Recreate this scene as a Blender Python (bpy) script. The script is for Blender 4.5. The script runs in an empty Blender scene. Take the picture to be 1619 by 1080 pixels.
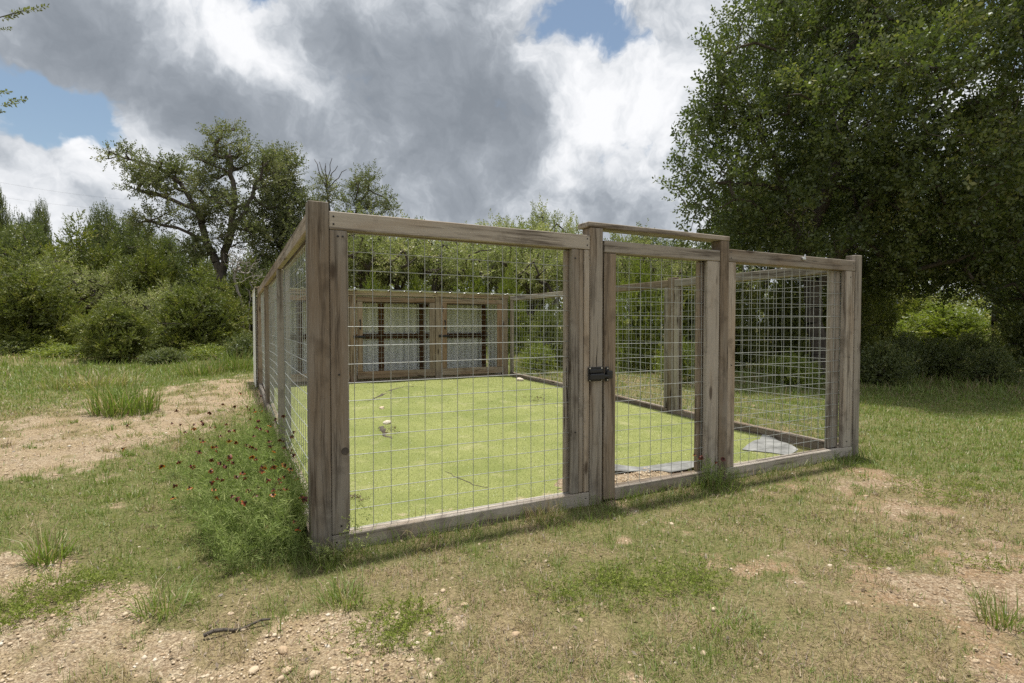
import bpy, bmesh, math
import numpy as np
from mathutils import Vector, Matrix

# ------------------------------------------------------------------ camera, sky, sun, exposure
scene = bpy.context.scene
COL = scene.collection
CAM = np.array([-0.381, -3.009, 1.214])
YAW, PITCH, FPX = math.radians(27.64), math.radians(1.67), 861.3     # focal length in pixels of a 1619 px wide frame
cam_data = bpy.data.cameras.new("camera")
cam_data.sensor_fit = 'HORIZONTAL'; cam_data.sensor_width = 36.0
cam_data.lens = FPX / 1619.0 * 36.0
cam_data.clip_start = 0.05; cam_data.clip_end = 6000
cam = bpy.data.objects.new("camera", cam_data); COL.objects.link(cam)
cam.location = CAM; cam.rotation_euler = (math.pi / 2 - PITCH, 0, -YAW)
scene.camera = cam

SUN_AZ, SUN_EL = math.atan2(0.45, 0.90), math.radians(81.5)             # azimuth measured from +Y towards +X
SUN_DIR = np.array([math.sin(SUN_AZ) * math.cos(SUN_EL), math.cos(SUN_AZ) * math.cos(SUN_EL), math.sin(SUN_EL)])
sun_data = bpy.data.lights.new("sun", 'SUN')
sun_data.energy = 5.0; sun_data.angle = math.radians(2.5); sun_data.color = (1.0, 0.95, 0.87)
sun = bpy.data.objects.new("sun", sun_data); COL.objects.link(sun)
sun.rotation_euler = Vector(SUN_DIR).to_track_quat('Z', 'Y').to_euler()
sun.location = (0, 0, 30)

scene.view_settings.view_transform = 'Standard'
scene.view_settings.look = 'None'
scene.view_settings.exposure = 0.12
scene.view_settings.gamma = 1.0
scene.view_settings.use_curve_mapping = False
scene.render.engine = 'CYCLES'
scene.cycles.use_denoising = False
scene.cycles.use_adaptive_sampling = False
scene.cycles.max_bounces = 6
scene.cycles.sampling_pattern = 'BLUE_NOISE'
scene.cycles.sample_clamp_indirect = 4.0
scene.cycles.diffuse_bounces = 4
scene.cycles.transmission_bounces = 4
scene.cycles.transparent_max_bounces = 4

# camera basis, used to turn measured picture positions into places in the world
R_ = np.array([math.cos(YAW), -math.sin(YAW), 0]); F0 = np.array([math.sin(YAW), math.cos(YAW), 0]); U0 = np.array([0, 0, 1.0])
F_ = F0 * math.cos(PITCH) - U0 * math.sin(PITCH); U_ = U0 * math.cos(PITCH) + F0 * math.sin(PITCH)
def pix_ray(x, y): return F_ + R_ * (x - 809.5) / FPX + U_ * (540.0 - y) / FPX
def at(x, y, D): return CAM + pix_ray(x, y) * D
def unit(v): v = np.asarray(v, float); return v / np.linalg.norm(v)

class Nodes:
    """small helper for writing node graphs as expressions"""
    def __init__(self, tree): self.t = tree; self.n = tree.nodes; self.l = tree.links
    def new(self, typ, **kw):
        n = self.n.new(typ)
        for k, v in kw.items(): setattr(n, k, v)
        return n
    def put(self, sock, v):
        if hasattr(v, 'links'): self.l.new(v, sock)
        elif v is not None: sock.default_value = v
    def m(self, op, a, b=None, c=None, clamp=False):
        n = self.new('ShaderNodeMath', operation=op, use_clamp=clamp)
        for i, v in enumerate((a, b, c)):
            if v is not None: self.put(n.inputs[i], v)
        return n.outputs[0]
    def vm(self, op, a, b=None, out=0, scale=None):
        n = self.new('ShaderNodeVectorMath', operation=op)
        self.put(n.inputs[0], a)
        if b is not None: self.put(n.inputs[1], b)
        if scale is not None: self.put(n.inputs[3], scale)
        return n.outputs[out]
    def dot(self, a, b):
        n = self.new('ShaderNodeVectorMath', operation='DOT_PRODUCT'); self.put(n.inputs[0], a); self.put(n.inputs[1], b)
        return n.outputs['Value']
    def noise(self, vec, scale, detail=4, rough=0.55, dist=0.0, color=False):
        n = self.new('ShaderNodeTexNoise'); self.put(n.inputs['Vector'], vec)
        n.inputs['Scale'].default_value = scale; n.inputs['Detail'].default_value = detail
        n.inputs['Roughness'].default_value = rough; n.inputs['Distortion'].default_value = dist
        return n.outputs['Color' if color else 'Fac']
    def voronoi(self, vec, scale, feature='F1', out='Distance', rnd=1.0):
        n = self.new('ShaderNodeTexVoronoi', feature=feature); self.put(n.inputs['Vector'], vec)
        n.inputs['Scale'].default_value = scale; n.inputs['Randomness'].default_value = rnd
        return n.outputs[out]
    def ramp(self, fac, stops, interp='LINEAR'):
        n = self.new('ShaderNodeValToRGB'); self.put(n.inputs[0], fac); e = n.color_ramp.elements
        n.color_ramp.interpolation = interp
        while len(e) < len(stops): e.new(0.5)
        for el, (p, c) in zip(e, stops):
            el.position = p; el.color = (*c, 1) if len(c) == 3 else c
        return n.outputs[0]
    def smooth(self, v, a, b):
        n = self.new('ShaderNodeMapRange', interpolation_type='SMOOTHSTEP'); self.put(n.inputs[0], v)
        n.inputs[1].default_value = a; n.inputs[2].default_value = b
        return n.outputs[0]
    def mix(self, fac, a, b, mode='MIX'):
        n = self.new('ShaderNodeMix', data_type='RGBA', blend_type=mode)
        self.put(n.inputs[0], fac)
        for s, v in ((n.inputs[6], a), (n.inputs[7], b)):
            if isinstance(v, tuple) and len(v) == 3: v = (*v, 1)
            self.put(s, v)
        return n.outputs[2]
    def scale_vec(self, v, s):
        n = self.new('ShaderNodeMapping'); self.put(n.inputs[0], v); n.inputs['Scale'].default_value = s
        return n.outputs[0]
    def attr(self, name):
        return self.new('ShaderNodeAttribute', attribute_name=name).outputs['Fac']

# ---- sky: clear air (Nishita) behind broken cumulus
world = bpy.data.worlds.new("World"); scene.world = world; world.use_nodes = True
world.cycles.sampling_method = 'NONE'
w = Nodes(world.node_tree); w.n.clear()
sky_n = w.new('ShaderNodeTexSky', sky_type='NISHITA', sun_disc=False, sun_elevation=SUN_EL, sun_rotation=SUN_AZ, air_density=1.0, dust_density=0.6, ozone_density=1.6)
dirv = w.new('ShaderNodeTexCoord').outputs['Generated']
def warp(v, scale, amt, detail=3):
    c = w.noise(v, scale, detail, 0.6, color=True)
    return w.vm('ADD', v, w.vm('SCALE', w.vm('SUBTRACT', c, (0.5, 0.5, 0.5)), scale=amt))
dw = w.vm('NORMALIZE', warp(dirv, 5.0, 0.16, 5))
def blob(x, y, sig, amp):
    d = unit(pix_ray(x, y)); s = sig / FPX
    e = w.m('MULTIPLY_ADD', w.dot(dw, tuple(d)), 2.0 / (s * s), -2.0 / (s * s) + math.log(amp))
    return w.m('EXPONENT', e)
def total(items):
    v = None
    for it in items:
        b = blob(*it); v = b if v is None else w.m('ADD', v, b)
    return v
HOLES = [(55, 160, 40, 1.0), (115, 165, 40, 1.0), (180, 195, 34, 1.0), (90, 205, 22, .6), (915, 30, 44, .9), (975, 70, 32, .75), (1030, 80, 24, .45),
         (448, 8, 20, .6), (920, -110, 70, .8), (-190, 150, 50, .8), (1500, -250, 220, .9), (-600, -150, 220, .9), (300, -480, 200, 1.0), (2100, 60, 160, .9)]
DARK = [(150, 70, 95, 0.306), (290, 140, 75, 0.289), (400, 170, 62, 0.289), (490, 195, 55, 0.204), (560, 85, 50, 0.306), (650, 50, 70, 0.119),
        (730, 110, 85, 0.306), (760, 190, 75, 0.289), (640, 200, 75, 0.289), (830, 220, 40, 0.136), (540, 260, 60, 0.085),
        (780, 290, 110, 0.119), (960, 330, 90, 0.204), (620, 325, 110, 0.187), (1060, 330, 70, 0.204), (340, 230, 60, 0.085), (830, 340, 90, 0.102), (20, 30, 60, 0.136), (985, 182, 22, 0.119)]
BRIGHT = [(50, 275, 110, .20), (150, 235, 55, .18), (280, 5, 60, .30), (380, 60, 48, .28), (440, 115, 46, .26), (500, 150, 36, .24), (545, 200, 26, .10),
          (622, 232, 24, .26), (850, 100, 36, .26), (900, 150, 50, .28), (960, 190, 50, .2), (1000, 250, 60, .24), (1070, 170, 75, .26), (800, 315, 34, .10), (930, 280, 40, .08), (605, 25, 40, .16), (655, 155, 28, .12), (700, 20, 36, .08), (565, 165, 28, .12), (240, 60, 34, .10), (700, 240, 30, .08)]
f_big = w.noise(dirv, 3.0, 3, 0.55)
f_mid = w.noise(dw, 8.0, 7, 0.60)
FILL = [(20, 50, 55, .7), (120, 60, 70, .5), (60, 265, 60, .5), (150, 245, 40, .4), (262, 180, 36, .6), (850, 130, 40, .4), (930, 130, 36, .4), (1075, 40, 40, .4)]
hole = w.m('ADD', w.m('SUBTRACT', total(HOLES), total(FILL)), w.m('MULTIPLY_ADD', f_mid, 2.3, -1.15))
blue = w.smooth(hole, 0.28, 0.74)
sh = w.m('MULTIPLY_ADD', f_big, 0.30, 0.20)
sh = w.m('ADD', sh, w.m('MULTIPLY_ADD', f_mid, 1.35, -0.675))
sh = w.m('ADD', sh, w.m('MULTIPLY_ADD', w.noise(dw, 22.0, 4, 0.6), 0.5, -0.25))
sh = w.m('ADD', sh, total(DARK))
sh = w.m('SUBTRACT', sh, total(BRIGHT))
cloud = w.ramp(sh, [(0.0, (.93, .935, .95)), (0.2, (.76, .78, .81)), (0.40, (.49, .525, .57)), (0.62, (.32, .352, .395)), (1.0, (.215, .242, .278))], 'B_SPLINE')
cloud10 = w.vm('SCALE', cloud, scale=10.0)
sky_blue = w.vm('MULTIPLY', sky_n.outputs[0], (1.35, 1.25, 1.08))
mixed = w.mix(blue, cloud10, sky_blue)
bg = w.new('ShaderNodeBackground'); w.put(bg.inputs[0], mixed); bg.inputs[1].default_value = 0.1
w.l.new(bg.outputs[0], w.new('ShaderNodeOutputWorld').inputs[0])

# ------------------------------------------------------------------ object helpers
def tag(o, label=None, cat=None, group=None, kind=None):
    if label: o['label'] = label
    if cat: o['category'] = cat
    if group: o['group'] = group
    if kind: o['kind'] = kind
    return o
def empty(name, loc=(0, 0, 0), parent=None, rz=0.0):
    o = bpy.data.objects.new(name, None); o.location = loc; o.rotation_euler = (0, 0, rz); o.empty_display_size = 0.2
    COL.objects.link(o)
    if parent: o.parent = parent
    return o
def link(name, me, parent=None, loc=(0, 0, 0)):
    o = bpy.data.objects.new(name, me); COL.objects.link(o); o.location = loc
    if parent: o.parent = parent
    return o
def np_mesh(name, V, faces, mat=None, smooth=False, **attrs):
    """faces: list of int arrays (n,k); attrs: per-face floats in the same order"""
    V = np.ascontiguousarray(V, np.float32)
    me = bpy.data.meshes.new(name)
    faces = [np.asarray(f, np.int32) for f in faces if len(f)]
    me.vertices.add(len(V)); me.vertices.foreach_set('co', V.ravel())
    loops = np.concatenate([f.ravel() for f in faces])
    sizes = np.concatenate([np.full(len(f), f.shape[1], np.int32) for f in faces])
    starts = np.concatenate([[0], np.cumsum(sizes)[:-1]]).astype(np.int32)
    me.loops.add(len(loops)); me.loops.foreach_set('vertex_index', loops)
    me.polygons.add(len(sizes)); me.polygons.foreach_set('loop_start', starts); me.polygons.foreach_set('loop_total', sizes)
    if smooth: me.polygons.foreach_set('use_smooth', np.ones(len(sizes), bool))
    me.update(calc_edges=True)
    for k, a in attrs.items():
        at_ = me.attributes.new(k, 'FLOAT', 'POINT' if len(a) == len(V) and len(V) != len(sizes) else 'FACE')
        at_.data.foreach_set('value', np.ascontiguousarray(a, np.float32))
    if mat: me.materials.append(mat)
    return me
def copy_thing(o, parent=None):
    c = o.copy(); COL.objects.link(c); c.parent = parent
    for ch in o.children: copy_thing(ch, c)
    return c
def merge(parts):
    """parts: list of (V, F) with F an (n,k) array of the same k"""
    Vs, Fs, off = [], [], 0
    for V, F in parts:
        Vs.append(V); Fs.append(np.asarray(F) + off); off += len(V)
    return np.concatenate(Vs), np.concatenate(Fs)

# ---- numpy value noise for the terrain and its cover
_rs = np.random.RandomState(11); _lat = _rs.rand(256, 256)
def vnoise(x, y):
    xi = np.floor(x).astype(int); yi = np.floor(y).astype(int); fx = x - xi; fy = y - yi
    fx = fx * fx * (3 - 2 * fx); fy = fy * fy * (3 - 2 * fy)
    a = _lat[xi & 255, yi & 255]; b = _lat[(xi + 1) & 255, yi & 255]; c = _lat[xi & 255, (yi + 1) & 255]; d = _lat[(xi + 1) & 255, (yi + 1) & 255]
    return (a * (1 - fx) + b * fx) * (1 - fy) + (c * (1 - fx) + d * fx) * fy
def fbm(x, y, o=4):
    s = 0; a = 0.5; t = 0
    for i in range(o):
        s = s + a * vnoise(x * 2 ** i + 17.3 * i, y * 2 ** i + 5.1 * i); t += a; a *= 0.55
    return s / t
def sstep(a, b, v): t = np.clip((v - a) / (b - a), 0, 1); return t * t * (3 - 2 * t)

# ------------------------------------------------------------------ materials
def new_mat(name):
    m = bpy.data.materials.new(name); m.use_nodes = True
    n = Nodes(m.node_tree); n.n.clear()
    out = n.new('ShaderNodeOutputMaterial')
    return m, n, out
def principled(n, out, color, rough=0.8, metal=0.0, normal=None, spec=0.3):
    b = n.new('ShaderNodeBsdfPrincipled')
    if isinstance(color, tuple) and len(color) == 3: color = (*color, 1)
    n.put(b.inputs['Base Color'], color); n.put(b.inputs['Roughness'], rough); b.inputs['Metallic'].default_value = metal
    b.inputs['Specular IOR Level'].default_value = spec
    if normal is not None: n.put(b.inputs['Normal'], normal)
    n.l.new(b.outputs[0], out.inputs[0]); return b
def bump(n, h, strength=0.4, dist=0.004):
    b = n.new('ShaderNodeBump'); b.inputs['Strength'].default_value = strength; b.inputs['Distance'].default_value = dist
    n.put(b.inputs['Height'], h); return b.outputs[0]
def plain(name, color, rough=0.6, metal=0.0, var=0.12, scale=30, spec=0.3):
    m, n, out = new_mat(name)
    co = n.new('ShaderNodeTexCoord').outputs['Object']
    f = n.noise(co, scale, 5)
    lo = tuple(c * (1 - var) for c in color); hi = tuple(min(1, c * (1 + var)) for c in color)
    principled(n, out, n.ramp(f, [(0.3, lo), (0.7, hi)]), rough, metal, bump(n, f, 0.15, 0.002), spec)
    return m
def wood_mat(name, gray, brown, dark, warmth):
    """weathered sawn timber; the grain runs along local X of every board"""
    m, n, out = new_mat(name)
    co = n.new('ShaderNodeTexCoord').outputs['Object']
    rnd = n.new('ShaderNodeObjectInfo').outputs['Random']
    off = n.new('ShaderNodeCombineXYZ'); n.put(off.inputs[0], n.m('MULTIPLY', rnd, 37.0)); n.put(off.inputs[1], n.m('MULTIPLY', rnd, 11.0)); n.put(off.inputs[2], n.m('MULTIPLY', rnd, 5.0))
    c = n.vm('ADD', co, off.outputs[0])
    c = n.vm('ADD', c, n.vm('SCALE', n.vm('SUBTRACT', n.noise(n.scale_vec(c, (1.6, 5, 5)), 1.5, 2, color=True), (.5, .5, .5)), scale=0.03))
    grain = n.noise(n.scale_vec(c, (1.0, 26, 26)), 1.0, 6, 0.68)
    fibre = n.noise(n.scale_vec(c, (5, 230, 230)), 1.0, 4, 0.6)
    patch = n.noise(n.scale_vec(c, (1.1, 5, 5)), 1.6, 4, 0.55)
    blot = n.noise(c, 5.5, 5, 0.6)
    wthr = n.m('ADD', n.m('MULTIPLY', patch, 0.9), n.m('MULTIPLY_ADD', rnd, 0.45, -0.22 + warmth))
    col = n.mix(n.smooth(wthr, 0.30, 0.66), gray, brown)
    col = n.mix(n.m('MULTIPLY', n.smooth(grain, 0.46, 0.68), 0.85), col, dark)
    lite = tuple(min(1, v * 1.45) for v in gray)
    col = n.mix(n.m('MULTIPLY', n.smooth(fibre, 0.52, 0.72), 0.45), col, lite)
    col = n.mix(n.m('MULTIPLY', n.smooth(blot, 0.52, 0.72), 0.45), col, dark)
    kn = n.voronoi(n.scale_vec(c, (2.2, 7.5, 7.5)), 1.0)
    knot = n.m('SUBTRACT', 1.0, n.smooth(kn, 0.08, 0.17))
    col = n.mix(n.m('MULTIPLY', knot, 0.75), col, (0.045, 0.028, 0.018))
    crk = n.noise(n.scale_vec(c, (0.9, 46, 46)), 1.0, 2, 0.5)
    crack = n.m('MULTIPLY', n.smooth(crk, 0.685, 0.72), n.smooth(n.noise(n.scale_vec(c, (2.2, 3, 3)), 1.0, 2), 0.48, 0.6))
    col = n.mix(n.m('MULTIPLY', crack, 0.9), col, (0.02, 0.014, 0.01))
    col = n.vm('SCALE', col, scale=n.m('MULTIPLY_ADD', n.m('FRACT', n.m('MULTIPLY', rnd, 7.31)), 0.55, 0.72))
    h = n.m('ADD', n.m('MULTIPLY', grain, 0.6), n.m('MULTIPLY', fibre, 0.5))
    h = n.m('SUBTRACT', h, n.m('MULTIPLY', crack, 1.6))
    principled(n, out, col, 0.86, 0, bump(n, h, 0.55, 0.004), 0.15)
    return m
M = {}
M['wood'] = wood_mat('weathered_wood', (0.35, 0.312, 0.266), (0.285, 0.220, 0.158), (0.062, 0.046, 0.034), -0.01)
M['shelter_wood'] = wood_mat('shelter_wood', (0.35, 0.285, 0.22), (0.33, 0.22, 0.142), (0.09, 0.055, 0.033), 0.06)
M['stain_wood'] = wood_mat('dark_stained_wood', (0.15, 0.082, 0.042), (0.13, 0.066, 0.03), (0.05, 0.026, 0.014), 0.1)
M['wire'] = plain('galvanised_wire', (0.40, 0.415, 0.395), 0.5, 0.25, 0.2, 60, 0.5)
M['black'] = plain('black_metal', (0.012, 0.012, 0.013), 0.45, 0.0, 0.3, 80, 0.5)
M['screw'] = plain('zinc_screw', (0.6, 0.6, 0.58), 0.35, 0.9, 0.1, 80)
M['roof'] = plain('white_roof_metal', (0.62, 0.63, 0.62), 0.4, 0.2, 0.1, 6, 0.5)

def sheet_panel():
    m, n, out = new_mat('pale_corrugated_sheet')
    co = n.new('ShaderNodeTexCoord').outputs['Object']
    f = n.noise(n.scale_vec(co, (3, 3, 0.7)), 2.0, 5)
    col = n.ramp(f, [(0.3, (0.76, 0.77, 0.72)), (0.7, (0.86, 0.87, 0.82))])
    principled(n, out, col, .55, 0, None, .2); return m
M['panel'] = sheet_panel()

def leaf_mat(name, stops, trans=0.35, gloss=0.05, rough=0.42):
    m, n, out = new_mat(name)
    t = n.attr('tint'); col = n.ramp(t, stops)
    a = n.new('ShaderNodeBsdfDiffuse'); n.put(a.inputs[0], col)
    b = n.new('ShaderNodeBsdfTranslucent'); n.put(b.inputs[0], n.mix(1.0, col, (1.0, 1.2, 0.60), 'MULTIPLY'))
    x = n.new('ShaderNodeMixShader'); x.inputs[0].default_value = trans; n.l.new(a.outputs[0], x.inputs[1]); n.l.new(b.outputs[0], x.inputs[2])
    if gloss:
        g = n.new('ShaderNodeBsdfGlossy'); g.inputs['Roughness'].default_value = rough; g.inputs[0].default_value = (0.9, 0.95, 1, 1)
        y = n.new('ShaderNodeMixShader'); y.inputs[0].default_value = gloss; n.l.new(x.outputs[0], y.inputs[1]); n.l.new(g.outputs[0], y.inputs[2]); x = y
    n.l.new(x.outputs[0], out.inputs[0]); return m
M['oak_leaf'] = leaf_mat('oak_leaf', [(0, (0.066, 0.082, 0.028)), (.45, (0.125, 0.149, 0.046)), (.8, (0.200, 0.217, 0.069)), (1, (0.356, 0.317, 0.114))], 0.34, 0.035)
M['live_oak_leaf'] = leaf_mat('live_oak_leaf', [(0, (0.053, 0.070, 0.023)), (.45, (0.102, 0.128, 0.038)), (.8, (0.163, 0.185, 0.057)), (1, (0.289, 0.270, 0.093))], 0.34, 0.035)
M['pale_oak_leaf'] = leaf_mat('pale_oak_leaf', [(0, (0.154, 0.172, 0.079)), (.45, (0.286, 0.299, 0.134)), (.8, (0.407, 0.402, 0.200)), (1, (0.611, 0.515, 0.316))], 0.38, 0.02)
M['olive_oak_leaf'] = leaf_mat('olive_oak_leaf', [(0, (0.091, 0.102, 0.051)), (.45, (0.169, 0.178, 0.086)), (.8, (0.241, 0.239, 0.128)), (1, (0.362, 0.305, 0.202))], 0.38, 0.02)
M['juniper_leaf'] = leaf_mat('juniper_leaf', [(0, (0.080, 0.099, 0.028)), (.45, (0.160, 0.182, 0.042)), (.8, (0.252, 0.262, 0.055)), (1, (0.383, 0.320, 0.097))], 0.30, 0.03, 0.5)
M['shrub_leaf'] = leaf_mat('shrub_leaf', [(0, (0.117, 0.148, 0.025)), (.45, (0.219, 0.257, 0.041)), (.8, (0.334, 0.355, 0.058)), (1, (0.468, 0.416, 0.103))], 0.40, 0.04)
M['grass'] = leaf_mat('grass_blade', [(0, (0.117, 0.084, 0.058)), (.10, (0.243, 0.172, 0.113)), (.25, (0.378, 0.277, 0.179)), (.40, (0.468, 0.370, 0.226)), (.5, (0.297, 0.286, 0.101)), (.65, (0.180, 0.223, 0.055)), (.85, (0.171, 0.244, 0.043)), (1, (0.279, 0.336, 0.086))], 0.34, 0.03, 0.5)
M['turf_blade'] = leaf_mat('turf_blade', [(0, (0.147, 0.167, 0.045)), (.5, (0.248, 0.266, 0.088)), (1, (0.386, 0.378, 0.171))], 0.15, 0.05, 0.4)
M['cover_leaf'] = leaf_mat('cover_leaf', [(0, (0.114, 0.144, 0.036)), (.5, (0.217, 0.261, 0.062)), (1, (0.369, 0.387, 0.114))], 0.32, 0)
M['weed'] = leaf_mat('weed_leaf', [(0, (0.129, 0.172, 0.057)), (.5, (0.238, 0.301, 0.106)), (1, (0.434, 0.464, 0.195))], 0.32, 0)

def bark(name, a, b):
    m, n, out = new_mat(name)
    co = n.new('ShaderNodeTexCoord').outputs['Object']
    f = n.noise(n.scale_vec(co, (9, 9, 2.5)), 1.5, 6, 0.65); g = n.noise(co, 2.0, 3)
    col = n.mix(n.m('MULTIPLY', n.smooth(g, 0.45, 0.7), 0.5), n.ramp(f, [(0.3, a), (0.7, b)]), tuple(1.25 * v for v in b))
    principled(n, out, col, 0.92, 0, bump(n, f, 0.9, 0.03), 0.1); return m
M['bark'] = bark('oak_bark', (0.045, 0.037, 0.03), (0.13, 0.112, 0.095))
M['dead_wood'] = bark('dead_wood', (0.20, 0.18, 0.16), (0.36, 0.33, 0.30))

def ground_mat():
    m, n, out = new_mat('ground')
    geo = n.new('ShaderNodeNewGeometry'); pos = geo.outputs['Position']
    bare = n.attr('bare'); green = n.attr('green'); red = n.attr('red')
    f1 = n.noise(pos, 2.2, 6, 0.6); f2 = n.noise(pos, 34, 6, 0.65); f3 = n.noise(pos, 150, 3, 0.6)
    v = n.voronoi(pos, 46, 'F1', 'Color'); vd = n.voronoi(pos, 46); v2 = n.voronoi(pos, 110, 'F1', 'Color'); vd2 = n.voronoi(pos, 110)
    tan = n.ramp(f1, [(.3, (.47, .355, .205)), (.55, (.58, .465, .30)), (.8, (.66, .55, .38))])
    tan = n.mix(red, tan, (.42, .275, .16))
    stone = n.mix(n.smooth(n.dot(v, (.33, .33, .33)), .2, .8), (.25, .165, .095), (.76, .64, .47))
    stone2 = n.mix(n.smooth(n.dot(v2, (.33, .33, .33)), .2, .8), (.23, .15, .09), (.72, .59, .42))
    dirt = n.mix(n.m('MULTIPLY', n.smooth(f1, .44, .56), .6), tan, stone)
    dirt = n.mix(n.m('MULTIPLY', n.smooth(f2, .56, .46), .6), dirt, stone2)
    dirt = n.mix(n.m('MULTIPLY', n.smooth(vd2, .42, .75), .55), dirt, (.17, .115, .07))
    dirt = n.mix(n.m('MULTIPLY', n.smooth(f3, .55, .8), .35), dirt, (.20, .145, .095))
    thatch = n.ramp(n.noise(pos, 75, 6, .75), [(.3, (.10, .074, .04)), (.46, (.29, .225, .125)), (.60, (.47, .375, .215)), (.72, (.66, .545, .345))])
    grn = n.ramp(n.noise(pos, 60, 5, .7), [(.25, (.085, .10, .032)), (.5, (.19, .195, .072)), (.75, (.33, .30, .145))])
    soil = n.mix(green, thatch, grn)
    edge = n.m('ADD', bare, n.m('MULTIPLY_ADD', f2, .5, -.25))
    col = n.mix(n.smooth(edge, .34, .64), soil, dirt)
    h = n.m('ADD', n.m('MULTIPLY', f2, .8), n.m('MULTIPLY', f3, .35))
    h = n.m('SUBTRACT', h, n.m('MULTIPLY', vd, .5)); h = n.m('SUBTRACT', h, n.m('MULTIPLY', vd2, .25))
    principled(n, out, col, .95, 0, bump(n, h, 1.0, .035), .1); return m
M['ground'] = ground_mat()

# ------------------------------------------------------------------ terrain
def height(x, y):
    x = np.asarray(x, float); y = np.asarray(y, float)
    base = 0.17 * sstep(0, 7.0, y) + 0.022 * np.clip(y - 7, 0, 26) + 0.012 * np.clip(-x - 3, 0, 12)
    und = (fbm(x * 0.45 + 40, y * 0.45 + 40, 3) - 0.5) * 0.10
    inpen = sstep(-0.7, -0.1, x) * sstep(5.6, 5.0, x) * sstep(-0.7, -0.1, y) * sstep(9.2, 8.4, y)
    far = sstep(60, 400, np.hypot(x, y))
    return base + und * (1 - inpen) * (1 + 6 * sstep(15, 40, np.hypot(x, y))) - inpen * 0.012 + far * 0
def ground_at(px, py):
    d = pix_ray(px, py); z = 0.0
    for _ in range(12):
        t = (z - CAM[2]) / d[2]; p = CAM + d * t; z = float(height(p[0], p[1]))
    return np.array([p[0], p[1], z])
# bare earth: measured spots on the ground, as (picture x, picture y, radius in metres, amount)
BARE = [(390, 604, 1.0, .8), (330, 615, .95, .8), (280, 632, .9, .75), (220, 650, .8, .7), (150, 668, .7, .65), (90, 690, .7, .6), (30, 710, .6, .55), (300, 655, .6, .6), (360, 640, .7, .6), (250, 690, .45, .5),
        (130, 715, .45, .5), (70, 745, .4, .5), (160, 750, .3, .4), (60, 655, .6, .3), (30, 890, .28, .6), (100, 905, .22, .55), (10, 930, .22, .6), (170, 950, .2, .5), (60, 1010, .26, .75), (130, 1005, .2, .6), (160, 1050, .2, .5),
        (30, 1060, .25, .7), (250, 1065, .22, .55), (400, 1055, .2, .75), (480, 1040, .2, .75), (560, 1075, .2, .7), (330, 1000, .15, .4), (690, 935, .22, .45), (720, 970, .2, .5), (820, 1010, .18, .3), (880, 985, .14, .35),
        (1350, 745, .5, .6), (1400, 770, .5, .6), (1470, 800, .5, .6), (1540, 830, .5, .55), (1600, 850, .5, .5), (1420, 830, .35, .45), (1330, 890, .3, .4), (1390, 945, .3, .65), (1450, 960, .3, .6), (1520, 985, .3, .5), (1590, 930, .3, .6),
        (1610, 900, .3, .5), (1260, 860, .25, .3), (1180, 940, .25, .25), (1480, 1040, .25, .4), (1350, 1010, .25, .35), (1560, 1050, .2, .45), (1170, 1040, .2, .25), (520, 1000, .15, .3), (470, 985, .12, .3), (360, 935, .15, .35)]
BPT = [(*ground_at(a, b)[:2], r, am) for a, b, r, am in BARE]
GREEN = [(100, 770, 1.0, .7), (30, 800, .9, .7), (200, 790, .8, .6), (300, 740, .6, .6), (380, 840, .6, .8), (330, 880, .4, .5), (450, 900, .3, .4), (330, 690, .5, .4), (200, 600, 2.5, .7), (50, 600, 4, .6), (600, 880, .3, .5), (800, 860, .35, .35),
         (1000, 830, .5, .5), (1200, 790, .5, .6), (1450, 660, 2.5, .8), (1600, 680, 2.0, .7), (1550, 740, 1.0, .5), (1300, 720, .6, .5), (1370, 730, .5, .4), (620, 990, .2, .5), (1000, 930, .35, .5), (1200, 900, .4, .25), (1100, 880, .4, .3), (150, 900, .3, .5), (1470, 890, .3, .5),
         (260, 960, .25, .5), (1050, 1000, .3, .3), (1090, 1040, .2, .4), (1430, 640, 3, .5), (400, 990, .2, .2)]
GPT = [(*ground_at(a, b)[:2], r, am) for a, b, r, am in GREEN]
def spots(x, y, pts):
    s = np.zeros_like(x)
    for (cx, cy, r, am) in pts: s = s + am * np.exp(-((x - cx) ** 2 + (y - cy) ** 2) / (r * r))
    return s
def cover(x, y):
    """bare, green, red amounts of the ground cover at world places"""
    n1 = fbm(x * 1.1 + 9, y * 1.1 + 3, 4); n2 = fbm(x * 5.0 + 31, y * 5.0 + 7, 5)
    b = np.clip(spots(x, y, BPT), 0, 0.8) * (1 - .38 * sstep(0.5, 2.0, (x * 0.886 - y * 0.464)))
    bare = np.clip(b + (n1 - .5) * 1.1 + (n2 - .5) * 1.9 - 0.03, 0, 1)
    d = np.hypot(x - CAM[0], y - CAM[1])
    g = np.clip(spots(x, y, GPT), 0, 1.0)
    green = np.clip(.37 + g * .58 + (n2 - .5) * 1.3 + (n1 - .5) * .5 + .15 * sstep(6, 14, d), 0, 1)
    bare = np.clip(bare - .25 * sstep(.6, 1, g) - .3 * sstep(12, 20, d), 0, 1)
    red = sstep(0.5, 3.0, (x * 0.886 - y * 0.464)) * 0.8
    return bare, green, red
ang = np.concatenate([np.radians(np.arange(-62, 62, 0.42)), np.radians(np.arange(62, 298, 4.0))])
rad = np.concatenate([[0.0], np.geomspace(0.5, 30, 190), np.geomspace(32, 3000, 30)])
na, nr = len(ang), len(rad)
A, Rr = np.meshgrid(ang + YAW, rad, indexing='ij')
gx = CAM[0] + np.sin(A) * Rr; gy = CAM[1] + np.cos(A) * Rr
gz = height(gx, gy) + (fbm(gx * 9, gy * 9, 2) - .5) * .018 * (Rr < 12)
I = np.arange(na * nr).reshape(na, nr)
J = np.roll(I, -1, axis=0)
Fq = np.stack([I[:, :-1], I[:, 1:], J[:, 1:], J[:, :-1]], -1).reshape(-1, 4)
b_, g_, r_ = cover(gx.ravel(), gy.ravel())
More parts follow.
